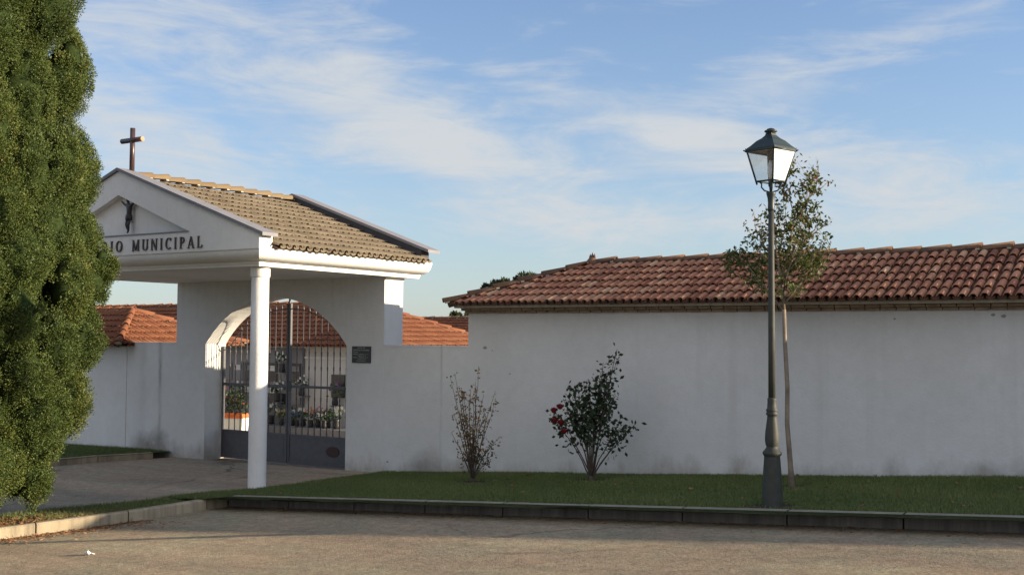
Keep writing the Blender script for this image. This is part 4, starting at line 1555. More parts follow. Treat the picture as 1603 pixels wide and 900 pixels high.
# ------------------------------------------------------------------ cypress
def cypress():
    rng = np.random.default_rng(7)
    TX, TY, TZ = -11.72, 7.02, -2.27
    root = empty('cypress_tree', (TX, TY, TZ), 'tall dense green cypress standing in the strip beside the driveway', 'tree')
    m = MB()
    m.tube([(TX, TY, TZ - 0.1), (TX + 0.02, TY, -1.4), (TX, TY + 0.02, 1.5), (TX, TY, 5.5)], [0.16, 0.13, 0.11, 0.03], 10)
    for k in range(0):
        a = 2 * PI * k / 7 + 0.3
        m.tube([(TX, TY, TZ + 0.25), (TX + 0.35 * math.cos(a), TY + 0.35 * math.sin(a), TZ + 0.7), (TX + 0.6 * math.cos(a), TY + 0.6 * math.sin(a), TZ + 1.8)], [0.06, 0.045, 0.02], 6)
    m.build('trunk', MAT['bark_dark'], root)
    # outline radius by height
    hz = np.array([-1.95, -1.84, -1.63, -1.42, -1.13, -0.85, -0.56, -0.28, 0.08, 0.29, 0.43, 0.65, 0.86, 1.04, 1.36, 2.07, 2.32, 2.5, 3.0, 3.57, 4.2, 5.0, 6.0, 6.9, 7.3])
    hr = np.array([0.10, 0.70, 0.94, 1.14, 1.26, 1.36, 1.40, 1.46, 1.54, 1.50, 1.44, 1.57, 1.55, 1.48, 1.48, 1.44, 1.40, 1.30, 1.30, 1.25, 1.14, 0.92, 0.60, 0.25, 0.02])

    def R(z):
        return np.interp(z, hz, hr)
    # solid inner mass, the crown's shade put into its dark colour
    nz_, na_ = 46, 40
    zs = np.linspace(-1.75, 7.2, nz_)
    vs = []
    ph = rng.uniform(0, 6.28, 8)
    for z in zs:
        for k in range(na_):
            a = 2 * PI * k / na_
            lump = 0.06 * math.sin(5 * a + 1.7 * z + ph[0]) + 0.05 * math.sin(9 * a - 2.3 * z + ph[1])
            r = max(0.02, R(z) * (0.56 + lump))
            vs.append((TX + r * math.cos(a), TY + r * math.sin(a), z))
    fs = [(i * na_ + k, i * na_ + (k + 1) % na_, (i + 1) * na_ + (k + 1) % na_, (i + 1) * na_ + k) for i in range(nz_ - 1) for k in range(na_)]
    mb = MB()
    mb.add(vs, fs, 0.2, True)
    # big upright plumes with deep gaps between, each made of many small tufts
    plumes = []
    tries = 0
    while len(plumes) < 210 and tries < 9000:
        tries += 1
        z = -1.55 + 8.4 * rng.uniform() ** 1.25
        a = rng.uniform(0, 2 * PI)
        r = R(z)
        w_ = rng.uniform(0.22, 0.38)
        h_ = w_ * rng.uniform(1.3, 2.6)
        ok = True
        for (z2, a2, r2, w2, h2) in plumes:
            da = abs((a - a2 + PI) % (2 * PI) - PI) * r
            if (da / (0.80 * (w_ + w2))) ** 2 + ((z - z2) / (0.74 * (h_ + h2))) ** 2 < 0.92:
                ok = False
                break
        if ok:
            plumes.append((z, a, r, w_, h_))
    allc, alln, allt = [], [], []
    ar = math.atan2(0.858, 0.514)
    for z_, dr, w__, h__ in ((0.78, 0.17, 0.17, 0.24), (0.60, 0.10, 0.20, 0.26), (-0.05, 0.04, 0.26, 0.4), (1.9, 0.0, 0.26, 0.5), (-0.75, 0.04, 0.24, 0.4), (3.0, 0.0, 0.26, 0.5)):
        plumes.append((z_, ar + rng.uniform(-0.15, 0.1), R(z_) + dr, w__, h__))
    bodies = []
    vd = np.array([TX, TY]) / math.hypot(TX, TY)
    # shaded under-foliage over the whole crown
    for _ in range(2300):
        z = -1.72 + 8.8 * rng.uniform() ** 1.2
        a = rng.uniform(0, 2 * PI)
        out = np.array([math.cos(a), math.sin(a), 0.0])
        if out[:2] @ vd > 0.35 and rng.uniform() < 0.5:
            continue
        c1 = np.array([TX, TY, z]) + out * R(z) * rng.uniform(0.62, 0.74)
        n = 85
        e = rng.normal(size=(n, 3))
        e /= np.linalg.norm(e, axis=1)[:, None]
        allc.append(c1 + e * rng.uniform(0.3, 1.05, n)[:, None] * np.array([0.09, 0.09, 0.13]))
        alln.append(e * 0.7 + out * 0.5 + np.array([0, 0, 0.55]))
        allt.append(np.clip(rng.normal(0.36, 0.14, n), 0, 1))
    for z, a, r, w_, h_ in plumes:
        h_ = min(h_, max(0.2, z + 1.92)) if z < -1.0 else h_
        out = np.array([math.cos(a), math.sin(a), 0.0])
        rc = r - w_ * rng.uniform(0.80, 1.5)
        c0 = np.array([TX, TY, z]) + out * rc
        bodies.append((c0, w_, h_))
        base = rng.normal(0.46, 0.09)
        nt_ = int(14 + 66 * (w_ / 0.27) * (h_ / 0.5))
        for _ in range(nt_):
            d = rng.normal(size=3)
            d /= np.linalg.norm(d)
            if d @ out < -0.35:
                d -= 2 * (d @ out) * out
            tp = 1.0 - 0.45 * max(d[2], 0) - 0.15 * max(-d[2], 0)
            q = d * np.array([w_ * tp, w_ * tp, h_]) * rng.uniform(0.90, 1.0)
            c1 = c0 + q
            tr = rng.uniform(0.040, 0.080)
            n = int(230 * (tr / 0.08) ** 2)
            if out[:2] @ vd > 0.35:
                n //= 3
            e = rng.normal(size=(n, 3))
            e /= np.linalg.norm(e, axis=1)[:, None]
            p = e * rng.uniform(0.3, 1.05, n)[:, None] * np.array([tr, tr, tr * 1.35])
            allc.append(c1 + p)
            alln.append(e * 0.7 + d * 0.5 + np.array([0, 0, 0.55]))
            tb = base + rng.normal(0, 0.07)
            allt.append(np.clip(tb + rng.normal(0, 0.075, n) + (rng.uniform(0, 1, n) > 0.985) * 0.45, 0, 1))
    # solid body of every plume, shade painted in by its dark colour
    for c0, w_, h_ in bodies:
        vs, fs = [], []
        n1, n2 = 9, 7
        for i in range(n2):
            th = PI * (i + 0.5) / n2 - PI / 2
            for k in range(n1):
                a = 2 * PI * k / n1 + i * 0.3
                zz = math.sin(th)
                tp = (1.0 - 0.45 * max(zz, 0) - 0.15 * max(-zz, 0)) * 0.80 * rng.uniform(0.9, 1.04)
                vs.append((c0[0] + w_ * tp * math.cos(th) * math.cos(a), c0[1] + w_ * tp * math.cos(th) * math.sin(a), max(c0[2] + h_ * 0.84 * zz, -1.97)))
        for i in range(n2 - 1):
            for k in range(n1):
                fs.append((i * n1 + k, i * n1 + (k + 1) % n1, (i + 1) * n1 + (k + 1) % n1, (i + 1) * n1 + k))
        fs += [tuple(range(n1))[::-1], tuple((n2 - 1) * n1 + k for k in range(n1))]
        mb.add(vs, fs, 0.2, True)
    mb.build('crown_shade_core', MAT['cyp_core'], root)
    c = np.concatenate(allc)
    nb2 = np.concatenate(alln)
    t = np.concatenate(allt)
    ok = c[:, 2] > -1.99
    c, nb2, t = c[ok], nb2[ok], t[ok]
    v, f, t = leaf_quads(rng, c, nb2, 0.021, 0.50, t, 0.7)
    np_mesh('crown', v, f, t, MAT['cypress'], root)


cypress()


# ------------------------------------------------------------------ crape myrtle by the lamp
def myrtle():
    rng = np.random.default_rng(11)
    random.seed(11)
    bx, by, bz = -3.83, 11.87, -1.64
    root = empty('young_tree', (bx, by, bz), 'slender young tree with thin pale trunk and sparse reddening leaves, behind the street lamp', 'tree')
    m = MB()
    trunk = [(bx, by, bz - 0.05), (bx - 0.02, by, bz + 0.25), (bx - 0.055, by, bz + 0.7), (bx - 0.05, by, bz + 1.1), (bx - 0.075, by, bz + 1.6), (bx - 0.085, by, 0.32)]
    m.tube(trunk, [0.038, 0.029, 0.026, 0.025, 0.023, 0.022], 10)
    top = Vector(trunk[-1])
    tips = []

    def branch(p, d, L, r, depth):
        pts = [p]
        q = p.copy()
        dd = d.normalized()
        for i in range(3):
            dd = (dd + Vector((random.gauss(0, .12), random.gauss(0, .12), 0.10 + random.gauss(0, .06)))).normalized()
            q = q + dd * (L / 3)
            pts.append(q.copy())
        m.tube(pts, [r, r * 0.82, r * 0.65, r * 0.45], 6)
        for i, pp in enumerate(pts[1:]):
            tips.append((pp, dd, depth))
        if depth < 3:
            for k in range(3 if depth < 2 else 2):
                f = random.uniform(0.35, 1.0)
                i = min(2, int(f * 3))
                s = pts[i].lerp(pts[i + 1], f * 3 - i)
                a = random.uniform(0, 2 * PI)
                nd = (dd * 0.75 + Vector((math.cos(a), math.sin(a), 0.25)) * 0.65)
                branch(s, nd, L * random.uniform(0.5, 0.72), r * 0.55, depth + 1)
    branch(top, Vector((0.04, 0, 1)), 0.95, 0.020, 0)
    branch(top + Vector((0, 0, 0.40)), Vector((0.1, 0.05, 1)), 0.85, 0.013, 0)
    branch(top + Vector((0, 0, -0.02)), Vector((-0.75, -0.1, 0.75)), 0.66, 0.012, 1)
    branch(top + Vector((0, 0, 0.06)), Vector((0.75, 0.1, 0.75)), 0.62, 0.012, 1)
    branch(top + Vector((0, 0, 0.15)), Vector((-0.3, 0.6, 0.8)), 0.6, 0.011, 1)
    branch(top + Vector((0, 0, 0.2)), Vector((0.3, -0.6, 0.9)), 0.6, 0.011, 1)
    branch(top + Vector((0.02, 0, 0.45)), Vector((-0.8, 0.0, 0.45)), 0.5, 0.010, 1)
    branch(top + Vector((0.02, 0, 0.55)), Vector((0.85, 0.0, 0.7)), 0.52, 0.010, 1)
    m.build('trunk', MAT['bark_pale'], root)
    # leaves: gather around twig points; fill lobes measured from the outline
    cs = []
    lobes = [(-0.42, 0.0, 0.52, 0.30, 0.24, 420), (-0.60, 0.05, 0.60, 0.16, 0.14, 150), (-0.22, -0.1, 0.30, 0.26, 0.18, 260), (0.28, 0.0, 0.52, 0.28, 0.22, 420), (0.05, 0.1, 0.50, 0.30, 0.26, 420),
             (-0.05, 0.0, 0.85, 0.22, 0.20, 300), (0.22, 0.0, 0.90, 0.22, 0.16, 270), (0.26, 0.05, 1.12, 0.17, 0.17, 200), (-0.12, 0, 1.08, 0.15, 0.14, 130), (0.02, 0.0, 1.34, 0.12, 0.17, 140), (0.06, 0, 1.55, 0.07, 0.13, 60),
             (0.32, 0, 1.33, 0.05, 0.12, 40), (0.12, -0.15, 0.22, 0.25, 0.12, 120), (-0.1, 0.2, 0.6, 0.4, 0.25, 250)]
    for dx, dy, dz, r1, r2, n in lobes:
        n = int(n * 0.92)
        p = rng.normal(size=(n, 3))
        p /= np.linalg.norm(p, axis=1)[:, None]
        p *= (rng.uniform(0, 1, n) ** 0.45)[:, None]
        cs.append(np.array([top.x + dx, top.y + dy, top.z + dz]) + p * np.array([r1, r1 * 0.9, r2]))
    for p, d, dep in tips:
        n = 5
        cs.append(np.array(p) + rng.normal(0, 0.045, (n, 3)))
    c = np.concatenate(cs)
    # clump: pull leaves towards random attractors so gaps open
    att = c[rng.choice(len(c), 260, replace=False)]
    dd = np.linalg.norm(c[:, None, :] - att[None], axis=2)
    nn = att[np.argmin(dd, axis=1)]
    c = c + (nn - c) * rng.uniform(0.2, 0.62, len(c))[:, None]
    rel = (c[:, 2] - top.z)
    t = np.clip(rng.normal(0.42, 0.17, len(c)) + 0.10 * (rel - 0.6) + (rng.uniform(0, 1, len(c)) > 0.90) * 0.35, 0, 1)
    v, f, t = leaf_quads(rng, c, np.array([0, 0, -0.15]), 0.050, 0.5, t, 1.0)
    np_mesh('crown', v, f, t, MAT['myrtle'], root)


myrtle()


# ------------------------------------------------------------------ rose bushes
def rose_bush(name, label, base, canes, leafmat, nleaf, size, seed, blooms=(), base_r=0.05, spread=0.04):
    rng = np.random.default_rng(seed)
    root = empty(name, base, label, 'bush')
    B = Vector(base)
    m = MB()
    m.lathe(base, [(base_r * 0.9, -0.04), (base_r * 0.7, 0.03), (base_r * 0.5, 0.07)], 8)
    cs, ts = [], []
    for (dx, dz, bend, r, dens, f0, tb) in canes:
        dy = rng.normal(0, 0.10)
        pts = []
        for i in range(7):
            f = i / 6
            pts.append(B + Vector((dx * (f ** 1.25) + bend * math.sin(f * PI) + rng.normal(0, 0.008), dy * f, dz * f)))
        m.tube(pts, [r * (1 - 0.75 * i / 6) for i in range(7)], 5)
        n = int(nleaf * dens)
        fr = rng.uniform(f0, 1.0, n)
        arr = np.array([tuple(p) for p in pts])
        idx = np.minimum((fr * 6).astype(int), 5)
        fl = fr * 6 - idx
        pos = arr[idx] * (1 - fl)[:, None] + arr[idx + 1] * fl[:, None]
        off = rng.normal(0, spread, (n, 3)) * np.clip(1.25 - 0.9 * fr, 0.25, 1)[:, None] * 1.5
        cs.append(pos + off)
        ts.append(np.clip(rng.normal(tb, 0.2, n), 0, 1))
        # side twigs
        for k in range(3):
            f = rng.uniform(max(f0, 0.3), 0.85)
            i = min(5, int(f * 6))
            s = pts[i].lerp(pts[i + 1], f * 6 - i)
            e = s + Vector((rng.normal(0, 0.07), rng.normal(0, 0.07), rng.uniform(0.04, 0.12)))
            m.tube([s, (s + e) / 2 + Vector((0, 0, -0.006)), e], [r * 0.4, r * 0.3, r * 0.15], 4)
            q = 5
            cs.append(np.array(e) + rng.normal(0, 0.025, (q, 3)))
            ts.append(np.clip(rng.normal(tb, 0.2, q), 0, 1))
    m.build('canes', MAT['bark_dark'], root)
    c, t = np.concatenate(cs), np.concatenate(ts)
    v, f, t = leaf_quads(rng, c, np.array([0, 0, -0.1]), size, 0.62, t, 1.0)
    np_mesh('foliage', v, f, t, leafmat, root)
    for (bx_, bz_) in blooms:
        b = MB()
        c0 = B + Vector((bx_, -0.16, bz_))
        for ring, (n_, rr, hh, tl) in enumerate(((5, 0.042, 0.030, 0.55), (5, 0.032, 0.036, 0.35), (4, 0.020, 0.040, 0.15))):
            for k in range(n_):
                a = 2 * PI * k / n_ + ring * 0.6
                o = Vector((math.cos(a), math.sin(a), 0))
                s = Vector((-math.sin(a), math.cos(a), 0))
                w_ = rr * 0.85
                b.add([c0 + o * rr * 0.35 - Vector((0, 0, 0.016)), c0 + o * rr * 0.9 + s * w_, c0 + o * rr * (0.8 + tl) + Vector((0, 0, hh)), c0 + o * rr * 0.9 - s * w_], [(0, 1, 2, 3)], 0.5)
        b.lathe(c0, [(0.010, -0.034), (0.032, -0.016), (0.040, 0.006), (0.032, 0.026), (0.014, 0.038)], 9)
        b.build('rose', MAT['petal_red'], root, fixn=False)
    return root


canes1 = []
rr_ = random.Random(3)
for dx, dz in ((-0.23, 1.18), (-0.18, 1.05), (-0.14, 1.22), (-0.08, 1.0), (-0.04, 1.12), (0.0, 0.98), (0.03, 1.08), (0.07, 0.95), (0.12, 1.02), (0.16, 0.88), (-0.20, 0.85), (-0.12, 0.78), (0.05, 0.72), (0.10, 0.6), (-0.27, 0.55), (0.0, 1.3)):
    canes1.append((dx * 1.35, dz * 1.16, rr_.uniform(-0.03, 0.03), 0.0085, 1.0, 0.30, 0.45 if dz < 0.95 else 0.66))
canes1 += [(0.36, 0.62, -0.03, 0.007, 1.2, 0.3, 0.25), (-0.30, 0.92, -0.02, 0.007, 1.0, 0.3, 0.55), (0.20, 0.98, -0.02, 0.007, 1.0, 0.3, 0.4), (0.28, 0.52, -0.03, 0.008, 1.3, 0.4, 0.2), (0.22, 0.4, -0.02, 0.007, 0.8, 0.4, 0.2), (-0.2, 0.30, 0, 0.005, 0.5, 0.5, 0.2)]
rose_bush('rose_bush', 'thin, half bare rose bush with yellow and rusty leaves nearest the portico', (-8.04, 11.83, -1.895), canes1, MAT['dry_leaf'], 36, 0.040, 5, (), 0.045, 0.034)
canes2 = []
for dx, dz, dn in ((-0.50, 0.72, 1.2), (-0.42, 0.80, 1.3), (-0.36, 0.95, 1.2), (-0.30, 1.0, 1.4), (-0.22, 1.12, 1.5), (-0.15, 1.15, 1.5), (-0.08, 1.18, 1.6), (0.0, 1.2, 1.7), (0.05, 1.28, 1.6), (0.10, 1.22, 1.6), (0.16, 1.12, 1.4), (0.20, 1.05, 1.3), (0.25, 1.42, 1.2), (0.28, 1.56, 1.3), (0.12, 1.40, 1.1),
                 (0.42, 0.66, 1.1), (0.50, 0.72, 1.0), (0.33, 0.80, 0.9), (-0.1, 0.9, 1.2), (0.05, 0.85, 1.2)):
    canes2.append((dx * 1.3, dz * 1.07, rr_.uniform(-0.03, 0.03), 0.0105, dn, 0.50, 0.35))
rose_bush('rose_bush', 'full dark green rose bush with red roses on its left side', (-6.56, 12.32, -1.815), canes2, MAT['rose_leaf'], 50, 0.064, 6,
          ((-0.46, 0.88), (-0.37, 0.93), (-0.45, 0.75), (-0.36, 0.73), (-0.31, 0.62)), 0.06, 0.055)


# ------------------------------------------------------------------ distant trees beyond the walls
def far_tree(x, y, ztop, r, h, seed, label, mat):
    rng = np.random.default_rng(seed)
    root = empty('pine_tree', (x, y, -2.36), label, 'tree', 'trees beyond the cemetery')
    m = MB()
    m.tube([(x, y, -2.5), (x + 0.1, y, ztop - h), (x, y, ztop - h * 0.3)], [0.25, 0.18, 0.06], 8)
    m.build('trunk', MAT['bark_dark'], root)
    cs, ns, ts = [], [], []
    for k in range(26):
        p = rng.normal(size=3)
        p /= np.linalg.norm(p)
        p *= rng.uniform(0.3, 1) ** 0.5
        c0 = np.array([x, y, ztop - h * 0.5]) + p * np.array([r, r, h * 0.42])
        n = 240
        q = rng.normal(size=(n, 3))
        q /= np.linalg.norm(q, axis=1)[:, None]
        rr = rng.uniform(0.22, 0.42) * r
        cs.append(c0 + q * rr * rng.uniform(0.5, 1.05, n)[:, None] * np.array([1, 1, 0.75]))
        ns.append(q + np.array([0, 0, 0.4]))
        ts.append(np.clip(rng.normal(0.45, 0.2, n), 0, 1))
    v, f, t = leaf_quads(rng, np.concatenate(cs), np.concatenate(ns), 0.20, 0.45, np.concatenate(ts), 0.8)
    np_mesh('crown', v, f, t, mat, root)


def at_px(px, py, depth):
    d = RM.T @ np.array([(px - 801.5) / FPX, (py - 450) / FPX, 1.0])
    return d * depth


for px_, py_, dep, r_, h_, sd, lab in ((774, 434, 60, 0.75, 2.2, 1, 'small pine crown showing just above the hip of the right roof'),
                                       (826, 420, 60, 1.1, 3.0, 2, 'broader dark pine crown higher up above the hip of the right roof'),
                                       (796, 432, 62, 0.8, 2.4, 5, 'low dark pine crown between two others behind the right roof'),
                                       (711, 484, 50, 0.38, 2.0, 3, 'dark little tree under the left eave corner of the right building'),
                                       (728, 484, 48, 0.40, 2.0, 4, 'yellow green little tree against the left end of the right building')):
    p = at_px(px_, py_, dep)
    far_tree(p[0], p[1], p[2], r_, h_, sd, lab, MAT['pine'] if sd != 4 else MAT['myrtle'])


# ------------------------------------------------------------------ flowers inside the cemetery
def bouquet(x, y, z, colour, seed, label, s=1.0, cat='flowers', vase=True):
    rnd = random.Random(seed)
    root = empty('flower_bouquet', (x, y, z), label, cat, 'flowers along the niche wall')
    if vase:
        m = MB()
        m.lathe((x, y, z), [(0.05 * s, 0), (0.06 * s, 0.05 * s), (0.045 * s, 0.12 * s), (0.065 * s, 0.16 * s)], 10)
        m.build('vase', MAT['vase'], root)
    m, g = MB(), MB()
    for k in range(11):
        a, e, q = rnd.uniform(0, 2 * PI), rnd.uniform(-0.1, 1.3), rnd.uniform(0.09, 0.17) * s
        c = Vector((x + q * math.cos(a) * math.cos(e), y + q * math.sin(a) * math.cos(e), z + 0.25 * s + q * math.sin(e)))
        r = rnd.uniform(0.024, 0.042) * s
        m = MB()
        for pt in range(6):
            b = 2 * PI * pt / 6
            d1 = Vector((math.cos(b), -0.5, math.sin(b))).normalized()
            d2 = Vector((math.cos(b + 0.6), -0.5, math.sin(b + 0.6))).normalized()
            d3 = Vector((math.cos(b - 0.6), -0.5, math.sin(b - 0.6))).normalized()
            m.add([c, c + d2 * r * 0.7, c + d1 * r * 1.2, c + d3 * r * 0.7], [(0, 1, 2, 3)])
        m.build('flower', MAT['petal_' + colour], root, fixn=False)
    for k in range(26):
        a, e, q = rnd.uniform(0, 2 * PI), rnd.uniform(-0.5, 1.2), rnd.uniform(0.06, 0.17) * s
        c = Vector((x + q * math.cos(a) * math.cos(e), y + q * math.sin(a) * math.cos(e), z + 0.22 * s + q * math.sin(e)))
        d = Vector((rnd.gauss(0, 1), rnd.gauss(0, 1), rnd.gauss(0.3, 1))).normalized() * 0.07 * s
        sd = d.orthogonal() * 0.3
        g.add([c, c + d * 0.5 + sd, c + d, c + d * 0.5 - sd], [(0, 1, 2, 3)])
    g.build('leaves', MAT['green_leaf'], root, fixn=False)


FL = [  # px, z, colour, label, scale
    (408, 'white', 'big white bouquet on the ledge just right of the column', 1.3), (425, 'white', 'second white bouquet from the column, on the ledge', 1.25),
    (441, 'yellow', 'yellow bouquet on the ledge behind the gate centre post', 0.9), (458, 'white', 'white bouquet on the ledge right of the gate centre post', 1.0),
    (465, 'blue', 'small blue bouquet on the ledge behind the gate', 0.85), (475, 'white', 'white bouquet between the blue and the pale orange ones', 1.0), (487, 'orange', 'pale orange bouquet on the ledge behind the gate', 1.0),
    (498, 'pink', 'pink bouquet low on the ledge behind the gate', 1.1), (508, 'white', 'pale bouquet between two pinkish ones on the ledge', 1.0), (514, 'red', 'red bouquet on the ledge near the right gate jamb', 1.0),
    (527, 'white', 'white bouquet at the right end of the ledge', 1.3)]
for i, (px_, colr, lab, s_) in enumerate(FL):
    d = RM.T @ np.array([(px_ - 801.5) / FPX, (640 - 450) / FPX, 1.0])
    y_ = 17.80 + 0.12 * (i % 2)
    d = d * (y_ / d[1])
    bouquet(d[0], y_, -1.98, colr, 30 + i, lab, s_)


def shelf_bouquet(px_, py_, colr, lab, s_, seed):
    d = RM.T @ np.array([(px_ - 801.5) / FPX, (py_ - 450) / FPX, 1.0])
    d = d * (18.05 / d[1])
    bouquet(d[0], 18.06, d[2] - 0.20 * s_, colr, seed, lab, s_)
    m = MB()
    m.box(d[0] - 0.09, d[0] + 0.09, 17.98, 18.248, d[2] - 0.20 * s_ - 0.02, d[2] - 0.20 * s_ - 0.001)
    m.build('niche_shelf', MAT['granite'], cb)


shelf_bouquet(441, 566, 'white', 'white bouquet high on the granite niches behind the gate', 1.2, 61)
shelf_bouquet(472, 604, 'white', 'white bouquet at mid height right of the gate centre post', 1.1, 62)
shelf_bouquet(434, 612, 'white', 'white bouquet at mid height left of the gate centre post', 1.2, 63)
shelf_bouquet(524, 617, 'purple', 'purple bouquet on the niche shelf near the right gate jamb', 1.2, 64)
shelf_bouquet(376, 610, 'white', 'pale bouquet on the niches left of the column', 1.0, 65)


def planter():
    d = at_px(367, 676, 1.0)
    k = 16.35 / d[1]
    x, y = d[0] * k, 16.35
    zb = -2.185
    r = empty('flower_planter', (x, y, zb), 'white planter with orange rim and red flowers just inside the gate', 'planter')
    m = MB()
    a = rad(20)

    def rot(px_, py_, z):
        return (x + px_ * math.cos(a) - py_ * math.sin(a), y + px_ * math.sin(a) + py_ * math.cos(a), z)
    hw, hd = 0.25, 0.16
    vs = [rot(sx * (hw - 0.03), sy_ * (hd - 0.02), zb) for sx, sy_ in ((-1, -1), (1, -1), (1, 1), (-1, 1))] + [rot(sx * hw, sy_ * hd, zb + 0.46) for sx, sy_ in ((-1, -1), (1, -1), (1, 1), (-1, 1))]
    m.add(vs, [(3, 2, 1, 0), (4, 5, 6, 7), (0, 1, 5, 4), (1, 2, 6, 5), (2, 3, 7, 6), (3, 0, 4, 7)])
    m.build('tub', MAT['white_plastic'], r)
    m = MB()
    vs = [rot(sx * (hw + 0.02), sy_ * (hd + 0.02), zb + 0.461) for sx, sy_ in ((-1, -1), (1, -1), (1, 1), (-1, 1))] + [rot(sx * (hw - 0.02), sy_ * (hd - 0.02), zb + 0.55) for sx, sy_ in ((-1, -1), (1, -1), (1, 1), (-1, 1))]
    m.add(vs, [(3, 2, 1, 0), (4, 5, 6, 7), (0, 1, 5, 4), (1, 2, 6, 5), (2, 3, 7, 6), (3, 0, 4, 7)])
    m.build('rim', MAT['orange_clay'], r)
    rng = np.random.default_rng(9)
    n = 420
    c = np.array([x, y, zb + 0.75]) + rng.normal(0, 1, (n, 3)) * np.array([0.16, 0.12, 0.12])
    c[:, 2] = np.maximum(c[:, 2], zb + 0.54)
    v, f, t = leaf_quads(rng, c, np.array([0, 0, 0.4]), 0.09, 0.45, rng.uniform(0, 1, n))
    np_mesh('leaves', v, f, t, MAT['rose_leaf'], r)
    n = 30
    c = np.array([x, y - 0.03, zb + 0.80]) + rng.normal(0, 1, (n, 3)) * np.array([0.17, 0.12, 0.10])
    c[:, 2] = np.maximum(c[:, 2], zb + 0.6)
    v, f, t = leaf_quads(rng, c, np.array([0, 0, 0.3]), 0.07, 0.8, rng.uniform(0, 1, n))
    np_mesh('blossoms', v, f, t, MAT['petal_red'], r)


planter()


# ------------------------------------------------------------------ grass
def grass(name, pts, zf, dens, hgt, seed, tint_mu=0.4, xr=None, thin=None):
    rng = np.random.default_rng(seed)
    P = np.array(pts)
    x0, y0 = P.min(0)
    x1, y1 = P.max(0)
    if xr:
        x0, x1 = max(x0, xr[0]), min(x1, xr[1])
    n = int((x1 - x0) * (y1 - y0) * dens)
    xy = np.stack([rng.uniform(x0, x1, n), rng.uniform(y0, y1, n)], 1)
    ins = np.zeros(n, bool)
    for i in range(len(P)):
        xa, ya = P[i]
        xb, yb = P[(i + 1) % len(P)]
        if ya == yb:
            continue
        cond = ((ya > xy[:, 1]) != (yb > xy[:, 1])) & (xy[:, 0] < (xb - xa) * (xy[:, 1] - ya) / (yb - ya) + xa)
        ins ^= cond
    xy = xy[ins]
    n = len(xy)
    # patchiness
    pat = 0.5 + 0.25 * np.sin(xy[:, 0] * 2.1 + np.sin(xy[:, 1] * 1.7) * 1.3) + 0.25 * np.sin(xy[:, 1] * 3.1 + xy[:, 0] * 0.9)
    if thin is not None:
        k = rng.uniform(0, 1, n) < thin(xy[:, 0], xy[:, 1])
        xy, pat = xy[k], pat[k]
        n = len(xy)
    z = np.array([zf(a, b) for a, b in xy])
    h = hgt * rng.uniform(0.45, 1.15, n) * (0.75 + 0.5 * pat)
    a = rng.uniform(0, 2 * PI, n)
    wv = 0.0045 * np.stack([np.cos(a), np.sin(a), 0 * a], 1)
    lean = rng.normal(0, 0.45, (n, 2)) * h[:, None]
    base = np.stack([xy[:, 0], xy[:, 1], z - 0.005], 1)
    tip = base + np.stack([lean[:, 0], lean[:, 1], h], 1)
    v = np.stack([base - wv, base + wv, tip], 1).reshape(-1, 3)
    f = np.arange(n * 3).reshape(-1, 3)
    t = np.clip(rng.normal(tint_mu, 0.2, n) + 0.25 * (pat - 0.5), 0, 1)
    o = np_mesh(name, v, f, t, MAT['grass'])
    o['kind'] = 'stuff'
    return tag(o)


def lawn_thin(x, y):
    k = np.ones(len(x)) * 0.95
    for bx_, by_, r_ in ((-8.04, 11.83, 0.30), (-6.56, 12.32, 0.32), (-3.83, 11.87, 0.24), (-3.39, 9.93, 0.30)):
        d = np.hypot(x - bx_, (y - by_) * 1.2) / r_
        k = np.minimum(k, np.clip((d - 0.55) / 0.6, 0.04, 1))
    # worn spots
    wsp = np.sin(x * 1.9 + 1.1) * np.sin(y * 2.7 + x * 0.6) + 0.6 * np.sin(x * 4.3 - y * 3.1)
    return k * np.clip(1.15 - 0.45 * np.clip(wsp - 0.5, 0, 1), 0, 1)


g1 = grass('grass', [(30, 13.28), (-10.69, 13.28)] + [(x + 0.01, y) for x, y in DRE[1:6]] + [(-10.20, 9.25), (-10.05, 9.71), (30, 9.71)], z_lawn, 6200, 0.042, 3, xr=(-11.2, 0.8), thin=lawn_thin)
for bx_, by_, r_ in ((-8.04, 11.83, 0.34), (-6.56, 12.32, 0.36), (-3.83, 11.87, 0.26), (-3.39, 9.93, 0.30)):
    rnd = random.Random(int(bx_ * 100))
    poly = [(bx_ + r_ * rnd.uniform(0.75, 1.2) * math.cos(a_ * PI / 9), max(9.74, by_ + r_ * 0.8 * rnd.uniform(0.75, 1.2) * math.sin(a_ * PI / 9))) for a_ in range(18)]
    structure(poly_sheet('bare_soil', poly, z_lawn, MAT['bare_soil'], 0.006))
tag(g1, 'short mown green lawn grass between the white wall and the long kerb', 'grass')
g2 = grass('grass', strip_pts, z_strip, 5200, 0.045, 4, 0.5, xr=(-13, -9.8), thin=lambda x, y: np.clip((y - 7.35) / 1.1, 0.04, 1.0))
tag(g2, 'thin sunlit grass fading into bare soil under the cypress', 'grass')
g3 = grass('grass', lawn2_pts, z_lawn2, 2600, 0.05, 5, 0.35, xr=(-22, -15))
tag(g3, 'shaded grass patch against the left wall beyond the driveway', 'grass')


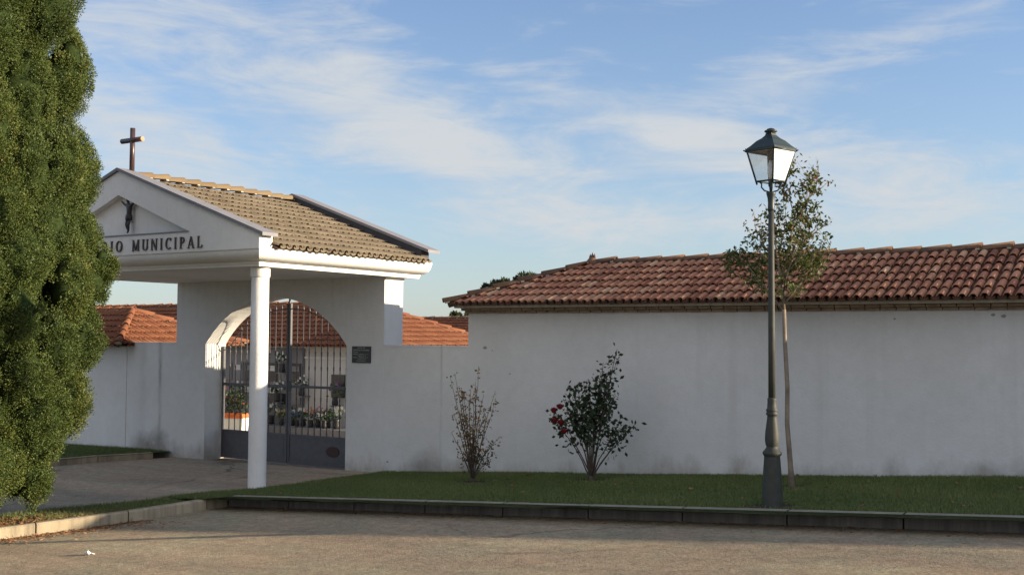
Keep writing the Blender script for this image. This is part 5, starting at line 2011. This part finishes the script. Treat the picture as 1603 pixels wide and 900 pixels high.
# dry needles on the soil and along the kerb
def needles():
    rng = np.random.default_rng(17)
    n = 5200
    f = rng.uniform(0, 1, n)
    K = np.array(KL[2:7])
    s = f * (len(K) - 1.001)
    i = s.astype(int)
    p = K[i] + (K[i + 1] - K[i]) * (s - i)[:, None]
    road_side = rng.uniform(0, 1, n) < 0.45
    off = np.where(road_side, rng.exponential(0.16, n) + 0.01, -0.12 - rng.uniform(0, 0.9, n))
    x = p[:, 0] + off * 0.95
    y = p[:, 1] + rng.normal(0, 0.05, n)
    z = np.array([z_road(a, b) for a, b in zip(x, y)]) + np.where(road_side, 0.004, 0.13)
    c = np.stack([x, y, z], 1)
    d = rng.normal(size=(n, 3)) * np.array([1, 1, 0.15])
    v, fc, t = leaf_quads(rng, c, d * 2, 0.045, 0.22, rng.uniform(0.5, 1, n), 0.2)
    o = np_mesh('fallen_needles', v, fc, t, MAT['dry_brown'])
    o['kind'] = 'stuff'
    tag(o, 'rusty brown fallen needles on the soil and beside the lit kerb', 'needles')


def fallen_leaves():
    rng = np.random.default_rng(23)
    n1, n2, n3 = 260, 170, 700
    x = np.concatenate([rng.uniform(-10, 0, n1), rng.uniform(-10.3, 0, n2), rng.uniform(-10.1, 1, n3)])
    y = np.concatenate([KY - 0.02 - rng.exponential(0.10, n1), rng.uniform(9.8, 13.2, n2), KY - 0.01 - rng.exponential(0.05, n3)])
    z = np.array([z_road(a, b) + 0.004 if b < KY else z_lawn(a, b) + 0.03 for a, b in zip(x, y)])
    c = np.stack([x, y, z], 1)
    d = rng.normal(size=(len(x), 3)) * np.array([1, 1, 0.12])
    size = np.concatenate([np.full(n1, 0.035), np.full(n2, 0.045), np.full(n3, 0.014)])[:, None]
    v, fc, t = leaf_quads(rng, c, d * 2, size, 0.5, rng.uniform(0.2, 1, len(x)), 0.2)
    o = np_mesh('fallen_leaves', v, fc, t, MAT['dry_brown'])
    o['kind'] = 'stuff'
    tag(o, 'small dry leaves and grit along the foot of the long kerb and on the lawn', 'leaves')


MAT['dry_brown'] = mat_leaf('dry_needles', [(0, (0.10, 0.045, 0.02)), (1, (0.26, 0.13, 0.06))], 0.05)
needles()


# crumpled paper on the road
def litter():
    rng = random.Random(2)
    x, y = -8.925, 6.70
    z = z_road(x, y)
    m = MB()
    n = 7
    vs = []
    for i in range(n):
        for j in range(4):
            vs.append((x - 0.05 + 0.10 * i / (n - 1) + rng.uniform(-.008, .008), y - 0.03 + 0.02 * j + rng.uniform(-.008, .008), z + 0.004 + abs(rng.gauss(0, 0.009)) * (1 + i / 5)))
    fs = [(i * 4 + j, (i + 1) * 4 + j, (i + 1) * 4 + j + 1, i * 4 + j + 1) for i in range(n - 1) for j in range(3)]
    m.add(vs, fs)
    o = m.build('paper_scrap', MAT['paper'], fixn=False)
    tag(o, 'small crumpled white paper scrap lying on the sunlit road', 'litter')


litter()
fallen_leaves()
